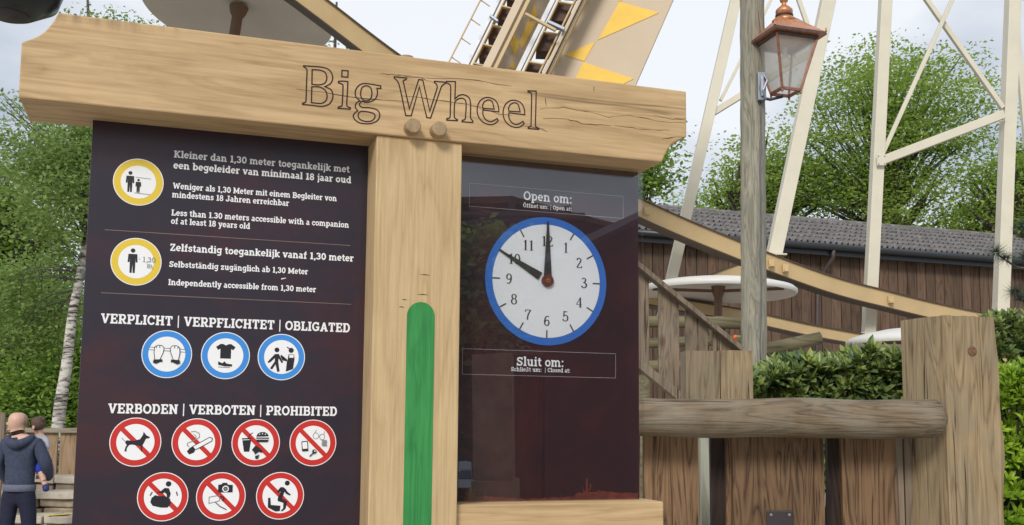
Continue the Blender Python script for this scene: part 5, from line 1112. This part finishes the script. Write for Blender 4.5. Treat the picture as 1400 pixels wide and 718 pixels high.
# ================================================================ STEPS AND FENCE ON THE LEFT
def steps():
    root = empty('stone_steps', (P(60, 680, 12.6).x, 12.6, 0), 0, label='rough tan stone steps behind the man, yellow mark on one tread', cat='steps'); cx_ = root.location.x
    xa, xb = P(-60, 680, 12.6).x, P(230, 680, 12.6).x
    z1_, z2_ = P(50, 671, 12.9).z, P(50, 704, 12.3).z
    for zt_, yf, rows_ in ((z2_, 12.15, 2), (z1_, 12.75, 2), (z1_+.16, 13.25, 1)):
        x = xa
        while x < xb:
            w_ = random.uniform(.45, .9); m = MB(); m.box((0, 0, 0), (w_-.015, .62, .085)); o = m.build('stone', 'stonetop', root, (x+w_/2-cx_, yf+.30-12.6, zt_-.045+random.uniform(-.008, .008)), bevel=.012); wobble(o, .018, 4, 3); x += w_
        for r_ in range(rows_):
            x = xa-random.uniform(0, .3)
            while x < xb:
                w_ = random.uniform(.25, .6); m = MB(); m.box((0, 0, 0), (w_-.02, .3, .10)); o = m.build('stone', 'stone', root, (x+w_/2-cx_, yf+.19-12.6, zt_-.145-.115*r_), bevel=.018); wobble(o, .02, 5, 2); x += w_
    m = MB(); m.box((0, .9, (z2_-.35)/2), (xb-xa, 2.2, z2_-.35)); m.build('fill', 'soil', root)
    m = MB(); q = P(87, 703, 12.35); m.prism([(-.05, -.0), (.04, 0), (.05, .006), (-.04, .006)], -.22, .12); M['yellowmark'] = plain('yellow paint mark', (.75, .6, .08), .7, var=.3, sc=40)
    m.build('yellow_mark', 'yellowmark', root, (q.x-cx_, 12.33-12.6, z2_+.003), rot=(0, 0, -.5)); return root
steps()
fY = 13.7; ff = empty('step_fence', (P(60, 620, fY).x, fY, 0), 0, label='low tan board fence with a grey top rail above the stone steps', cat='fence'); fx = ff.location.x
def fp(x, y): q = P(x, y, fY); return q.x-fx, q.z
for y0, y1, yy in ((584.5, 591, -.05), (648, 655.5, -.04)):
    a, b = fp(-2, (y0+y1)/2), fp(230, (y0+y1)/2+1.5); h = (y1-y0)*fY/F; m = MB(); m.beam((a[0], yy, a[1]), (b[0], yy, b[1]), .05, h); m.build('rail', 'fence_x', ff, bevel=.004)
for x0 in range(-40, 225, 27):
    x0 = x0+15.5; a, b = fp(x0, 590), fp(x0+20, 653); m = MB(); m.box((0, 0, 0), (b[0]-a[0], .025, a[1]-b[1]+.06)); m.build('board', 'fence_z', ff, ((a[0]+b[0])/2, 0, (a[1]+b[1])/2))
lf2 = empty('board_screen', (P(2, 640, 12.0).x, 12.0, 0), 0, label='taller grey vertical board fence at the far left edge behind the man', cat='fence')
for i, x in enumerate((-34, -25, -16, -7, 3.5)):
    a = P(x, 562+(0 if x < 3 else 2), 12.0); m = MB(); m.box((0, 0, 0), (.072, .03, a.z)); m.build('board', 'fence_x' if i % 2 else 'stair_z', lf2, (a.x-lf2.location.x, 0, a.z/2))
a, b = P(-40, 587, 12), P(8, 587, 12); m = MB(); m.beam((a.x-lf2.location.x, .04, a.z), (b.x-lf2.location.x, .04, b.z), .04, .08); m.build('rail', 'fence_x', lf2)

# ================================================================ PEOPLE
def skin(name, mat, chains, parent, loc=(0, 0, 0), sub=2, root=0):
    """chains: lists of (x, y, z, r) or (x, y, z, rx, ry); points closer than 1 mm are welded"""
    vs = []; rs = []; es = []
    for ch in chains:
        prev = None
        for p in ch:
            co_ = Vector(p[:3]); r = (p[3], p[4] if len(p) > 4 else p[3]); idx = next((i for i, v in enumerate(vs) if (v-co_).length < .001), None)
            if idx is None: vs.append(co_); rs.append(r); idx = len(vs)-1
            if prev is not None: es.append((prev, idx))
            prev = idx
    me = bpy.data.meshes.new(name); me.from_pydata(vs, es, []); o = link(name, me, parent, loc); md = o.modifiers.new('skin', 'SKIN'); md.use_smooth_shade = True
    if not me.skin_vertices: 
        bm = bmesh.new(); bm.from_mesh(me); bm.verts.layers.skin.verify(); bm.to_mesh(me); bm.free()
    for i, r in enumerate(rs): me.skin_vertices[0].data[i].radius = r
    me.skin_vertices[0].data[root].use_root = True
    sb_ = o.modifiers.new('sub', 'SUBSURF'); sb_.levels = sb_.render_levels = sub
    me.materials.append(M[mat]); return o
def ellip(mb, c, r, n=20, rot=None):
    mx = Matrix.Translation(c) @ (rot or Matrix.Identity(4)) @ Matrix.Diagonal((r[0], r[1], r[2], 1)); mb.lathe([(math.sin(math.pi*i/12)+1e-4, -math.cos(math.pi*i/12)) for i in range(13)], n, mx)
MY = 11.0
mb0 = P(28, 640, MY); man = empty('person', (mb0.x, MY, 0), 0, label='man with a shaved head in a navy hoodie seen from behind, carrying a child', cat='person')
kx = MY/F
def mz(y): return P(28, y, MY).z
hz_top = mz(564); foot = 0.0
hh = mz(564)-mz(592)
# body (one surface): head, neck, arms and hands
hc_ = (P(25, 577, MY).x-mb0.x, -.02, mz(578))
sh = mz(601); hip = mz(670); wst = mz(655)
cxn = 0.0
body = skin('body', 'skin', [
    [(0, 0, hip, .12, .08), (0, 0, wst, .12, .08), (0, 0, sh-.18, .15, .10), (0, 0, sh-.04, .13, .09), (hc_[0]*.6, -.01, sh+.05, .070), (hc_[0]+.01, -.01, hc_[2]-.085, .072), (hc_[0]-.012, -.015, hc_[2]-.035, .104, .096), (hc_[0]-.004, -.015, hc_[2]+.03, .118, .104), (hc_[0]+.004, -.01, hc_[2]+.085, .096, .086), (hc_[0]+.004, -.01, hc_[2]+.112, .05, .045)],
    [(0, 0, sh-.04, .13, .09), (-.155, 0, sh-.03, .055), (-.235, -.02, sh-.25, .045), (-.20, .13, sh-.44, .036), (-.12, .22, sh-.42, .022), (-.09, .24, sh-.41, .028)],
    [(0, 0, sh-.04, .13, .09), (.155, 0, sh-.03, .055), (.27, -.01, sh-.26, .045), (.235, .15, sh-.40, .036), (.15, .22, sh-.40, .022), (.11, .24, sh-.40, .028)],
    [(0, 0, hip, .12, .08), (-.09, 0, hip-.06, .075), (-.10, -.01, hip-.46, .055), (-.10, .02, .09, .036), (-.10, -.10, .03, .03)],
    [(0, 0, hip, .12, .08), (.09, 0, hip-.06, .075), (.11, .03, hip-.46, .055), (.12, .10, .09, .036), (.12, -.02, .03, .03)]], man)
for side in (-1, 1):
    hx = (-.09 if side < 0 else .11); 
    for k in range(5):
        x = hx+side*.0; a = (x, .24, sh-.41+.02-.011*k); m = [[(a[0], a[1], a[2], .009), (a[0]-side*.035, .262, a[2]-.004, .008), (a[0]-side*.065, .262, a[2]-.012+.004*(k % 2), .0065)]] if k < 4 else [[(hx+side*.01, .22, sh-.38, .010), (hx-side*.02, .235, sh-.35, .008)]]
        skin('finger', 'skin', m, body, sub=1)
# face turned to the left: nose, brow, lips, ears
m = MB(); hx_, hy_, hz_ = hc_
ellip(m, (hx_-.100, -.02, hz_-.012), (.020, .012, .018), 12); ellip(m, (hx_-.092, -.02, hz_-.048), (.012, .020, .008), 12); ellip(m, (hx_-.082, -.02, hz_-.072), (.020, .026, .018), 12)
ellip(m, (hx_-.022, -.088, hz_-.01), (.020, .014, .033), 14); ellip(m, (hx_-.018, .070, hz_-.01), (.019, .011, .032), 14); m.build('face_features', 'skin', body, smooth=True)
m = MB(); ellip(m, (hx_+.010, .0, hz_+.022), (.093, .090, .088), 22); M['stubble'] = plain('shaved scalp', (.33, .21, .16), .6, var=.2, sc=60); m.build('scalp', 'stubble', man, smooth=True)
m = MB(); ellip(m, (hx_-.086, -.048, hz_+.012), (.008, .010, .007), 10); ellip(m, (hx_-.086, .015, hz_+.012), (.008, .010, .007), 10); m.build('eyes', 'black', body, smooth=True)
skin('hoodie', 'hoodie', [
    [(0, 0, wst-.13, .165, .12), (0, 0, wst-.02, .165, .12), (0, 0, wst+.12, .165, .125), (0, 0, sh-.20, .178, .13), (0, 0, sh-.05, .15, .11), (hc_[0]*.5, .0, sh+.015, .088, .08)],
    [(0, 0, sh-.05, .15, .11), (-.165, 0, sh-.045, .078), (-.245, -.02, sh-.25, .068), (-.205, .13, sh-.44, .054), (-.15, .20, sh-.43, .046)],
    [(0, 0, sh-.05, .15, .11), (.165, 0, sh-.045, .078), (.285, -.02, sh-.26, .070), (.245, .15, sh-.41, .056), (.18, .21, sh-.40, .048)]], man)
skin('hood', 'hoodie', [[(-.13, -.05, sh+.02, .04), (-.09, -.12, sh-.02, .045), (0, -.15, sh-.06, .055), (.09, -.12, sh-.02, .045), (.13, -.05, sh+.02, .04), (.07, .08, sh+.03, .035), (-.07, .08, sh+.03, .035), (-.13, -.05, sh+.02, .04)]], man)
m = MB(); m.lathe([(.146, -.035), (.166, -.03), (.168, .03), (.150, .04)], 36, Matrix.Translation((0, 0, wst-.095)) @ Matrix.Diagonal((1.02, .80, 1, 1))); m.build('waistband', 'band', man, smooth=True)
skin('trousers', 'trousers', [
    [(0, 0, wst-.0, .14, .10), (0, 0, hip, .150, .11), (-.095, 0, hip-.10, .098, .10), (-.11, -.015, hip-.46, .072), (-.11, .02, .10, .056)],
    [(0, 0, hip, .150, .11), (.095, 0, hip-.10, .098, .10), (.12, .03, hip-.46, .072), (.13, .10, .10, .056)]], man)
for sx, sy in ((-.11, .0), (.13, .08)):
    skin('shoe', 'shoe', [[(sx, sy+.05, .045, .04, .04), (sx, sy-.05+.12, .04, .045, .035), (sx-.01, sy+.17, .03, .035, .025)]], man)
# child on his right arm
cc = P(52, 590, MY+.12); child = empty('person', (cc.x, MY+.13, 0), 0, label='small child in blue shorts and pale top carried on the man\'s right arm', cat='person')
chd = P(50.5, 582, MY+.1); hxc, hzc = chd.x-cc.x, chd.z; csz = kx
def cxz(x, y): q = P(x, y, MY+.1); return q.x-cc.x, q.z
S1 = cxz(52, 601); S2 = cxz(55, 630); K1 = cxz(58, 640); F1 = cxz(63, 655); F2 = cxz(67, 664)
cbody = skin('body', 'skin', [[(S2[0], .05, S2[1], .075, .065), (S1[0]+.01, .05, (S1[1]+S2[1])/2, .075, .06), (S1[0], .04, S1[1], .065, .055), (hxc, .02, hzc-.085, .035), (hxc, .01, hzc, .070, .078), (hxc, .01, hzc+.035, .055, .06)],
    [(S1[0], .04, S1[1], .065, .055), (S1[0]-.07, -.03, S1[1]+.02, .030), (S1[0]-.15, -.09, S1[1]+.03, .024), (S1[0]-.23, -.10, S1[1]+.04, .018), (S1[0]-.26, -.10, S1[1]+.035, .02)],
    [(S1[0], .04, S1[1], .065, .055), (S1[0]+.085, -.02, S1[1]-.03, .03), (S1[0]+.12, -.07, S1[1]-.15, .024), (S1[0]+.09, -.13, S1[1]-.20, .018)],
    [(S2[0], .05, S2[1], .075, .065), (K1[0], -.08, K1[1], .045), (F1[0], -.10, F1[1], .032), (F2[0], -.11, F2[1], .028)],
    [(S2[0], .05, S2[1], .075, .065), (S2[0]+.05, .13, K1[1], .045), (F1[0]-.03, .18, F1[1], .03)]], child)
for k in range(5): z = S1[1]+.05-.009*k; skin('finger', 'skin', [[(S1[0]-.26, -.10, z, .006), (S1[0]-.285, -.11, z-.003*k, .005), (S1[0]-.305, -.105, z-.006*k, .004)]], cbody, sub=1)
m = MB(); ellip(m, (hxc, -.008, hzc+.022), (.083, .088, .078), 20); ellip(m, (hxc+.075, -.05, hzc+.075), (.018, .018, .028), 10); m.build('hair', 'childhair', child, smooth=True)
m = MB(); ellip(m, (hxc-.01, -.088, hzc-.02), (.016, .010, .024), 12); m.build('ear', 'skin', cbody, smooth=True)
skin('shirt', 'greytop', [[(S2[0], .05, S2[1]+.03, .085, .075), (S1[0]+.01, .05, (S1[1]+S2[1])/2, .088, .072), (S1[0], .04, S1[1]-.005, .075, .065), (hxc, .02, hzc-.095, .045)], [(S1[0], .04, S1[1]-.005, .075, .065), (S1[0]-.07, -.03, S1[1]+.015, .038), (S1[0]-.12, -.07, S1[1]+.025, .034)], [(S1[0], .04, S1[1]-.005, .075, .065), (S1[0]+.085, -.02, S1[1]-.03, .04), (S1[0]+.11, -.06, S1[1]-.11, .036)]], child)
skin('shorts', 'shorts', [[(S2[0], .05, S2[1]+.06, .080, .07), (S2[0], .04, S2[1], .088, .075), (K1[0]-.01, -.08, K1[1]+.02, .062), (K1[0]+.01, -.10, K1[1]-.06, .052)], [(S2[0], .04, S2[1], .088, .075), (S2[0]+.05, .13, K1[1], .055)]], child)
skin('sock', 'sock', [[(F1[0], -.10, F1[1], .036), (F2[0]-.008, -.11, F2[1]+.03, .034)]], child, sub=1)
skin('shoe', 'childshoe', [[(F2[0]-.01, -.10, F2[1]+.02, .040, .038), (F2[0]+.01, -.12, F2[1]-.03, .040, .04), (F2[0]+.03, -.15, F2[1]-.045, .030, .028)]], child, sub=1)

# ================================================================ WHAT STANDS BEHIND THE CAMERA (mirrored in the acrylic)
_n = Vector((-math.sin(YAW), math.cos(YAW), 0)); _pd = DS-AO
def PM(x, y, Y):                      # the place whose mirror image in the acrylic is seen at pixel x, y
    q = P(x, y, Y); return q-_n*2*(q.dot(_n)-_pd)
def mslab(name, pts, Y0, Y1, mat, parent):
    c = Vector(parent.location); a = [PM(x, y, Y0)-c for x, y in pts]; b = [PM(x, y, Y0)+(PM(x, y, Y1)-PM(x, y, Y0)).normalized()*0+Vector(((PM(760, 400, Y1)-PM(760, 400, Y0)).x, (PM(760, 400, Y1)-PM(760, 400, Y0)).y, 0))-c for x, y in pts]
    n = len(pts); m = MB(); m.add(a+b, [tuple(range(n)), tuple(reversed(range(n, 2*n)))]+[(i, i+n, (i+1) % n+n, (i+1) % n) for i in range(n)]); o = m.build(name, mat, parent)
    bm = bmesh.new(); bm.from_mesh(o.data); bmesh.ops.recalc_face_normals(bm, faces=bm.faces); bm.to_mesh(o.data); bm.free(); return o
q = PM(820, 600, 11); hall = empty('timber_hall', (q.x, q.y, 0), 0, label='rusty brown gabled hall behind the viewer, mirrored in the clock panel', cat='hall')
mslab('gable_wall', [(745, 355), (900, 284), (1100, 330), (1100, 700), (745, 700)], 12, 20, 'rustwall', hall)
mslab('roof_edge', [(735, 352), (900, 277), (900, 285), (745, 360)], 11.6, 20.5, 'galv', hall)
mslab('dark_backdrop', [(500, 372), (745, 345), (745, 482), (500, 480)], 14, 19, 'rustwall', hall); mslab('lower_wall', [(500, 478), (742, 484), (742, 700), (500, 700)], 13.5, 19, 'barn_z', hall); mslab('eave_board', [(500, 470), (850, 482), (850, 490), (500, 478)], 13, 13.4, 'stair_z', hall)  # first slab is an added dark backdrop, keeping bright sky out of the acrylic reflection
q = PM(680, 600, 6); cw = empty('stone_pillar', (q.x, q.y, 0), 0, label='pale concrete pillar behind the viewer, mirrored low in the clock panel', cat='pillar'); mslab('shaft', [(645, 485), (699, 482), (701, 662), (647, 660)], 6.5, 6.9, 'stone', cw); mslab('foot', [(640, 658), (706, 660), (706, 760), (640, 760)], 6.4, 7.0, 'stone', cw)
q = PM(740, 600, 16); pav = empty('truss_pavilion', (q.x, q.y, 0), 0, label='grey pipe truss canopy roof behind the viewer, mirrored above the clock', cat='pavilion'); pc = Vector(pav.location)
mslab('roof', [(480, 272), (700, 268), (790, 292), (900, 320), (900, 326), (790, 300), (700, 277), (480, 281)], 16, 22, 'stair_z', pav)
for x0, y0, x1, y1, r in ((500, 292, 800, 297, .07), (500, 312, 745, 300, .06), (640, 285, 700, 300, .05), (700, 300, 780, 285, .05), (700, 272, 700, 330, .06), (700, 300, 640, 330, .05), (700, 300, 800, 340, .05), (500, 332, 700, 322, .06)):
    m = MB(); m.tube([PM(x0, y0, 15.9)-pc, PM(x1, y1, 15.9)-pc], r, 8); m.build('truss_bar', 'cable', pav)
for x in (560, 700): m = MB(); a = PM(x, 330, 16.3)-pc; m.tube([a, (a.x, a.y, 0)], .1, 10); m.build('column', 'cable', pav)
def back(x, y, Y, r): q = PM(x, y, Y); return ((q.x, q.y, q.z), (r, r, r))
q = PM(640, 400, 9); tree('leafy tree behind the viewer, mirrored at the left edge of the clock panel', (q.x, q.y, 0), [back(640, 350, 9, .30), back(620, 400, 9, .5), back(640, 440, 9, .38), back(655, 400, 9, .2)], 120, 9000, .06, 'leaf_birch', .14, 'bark', .25)
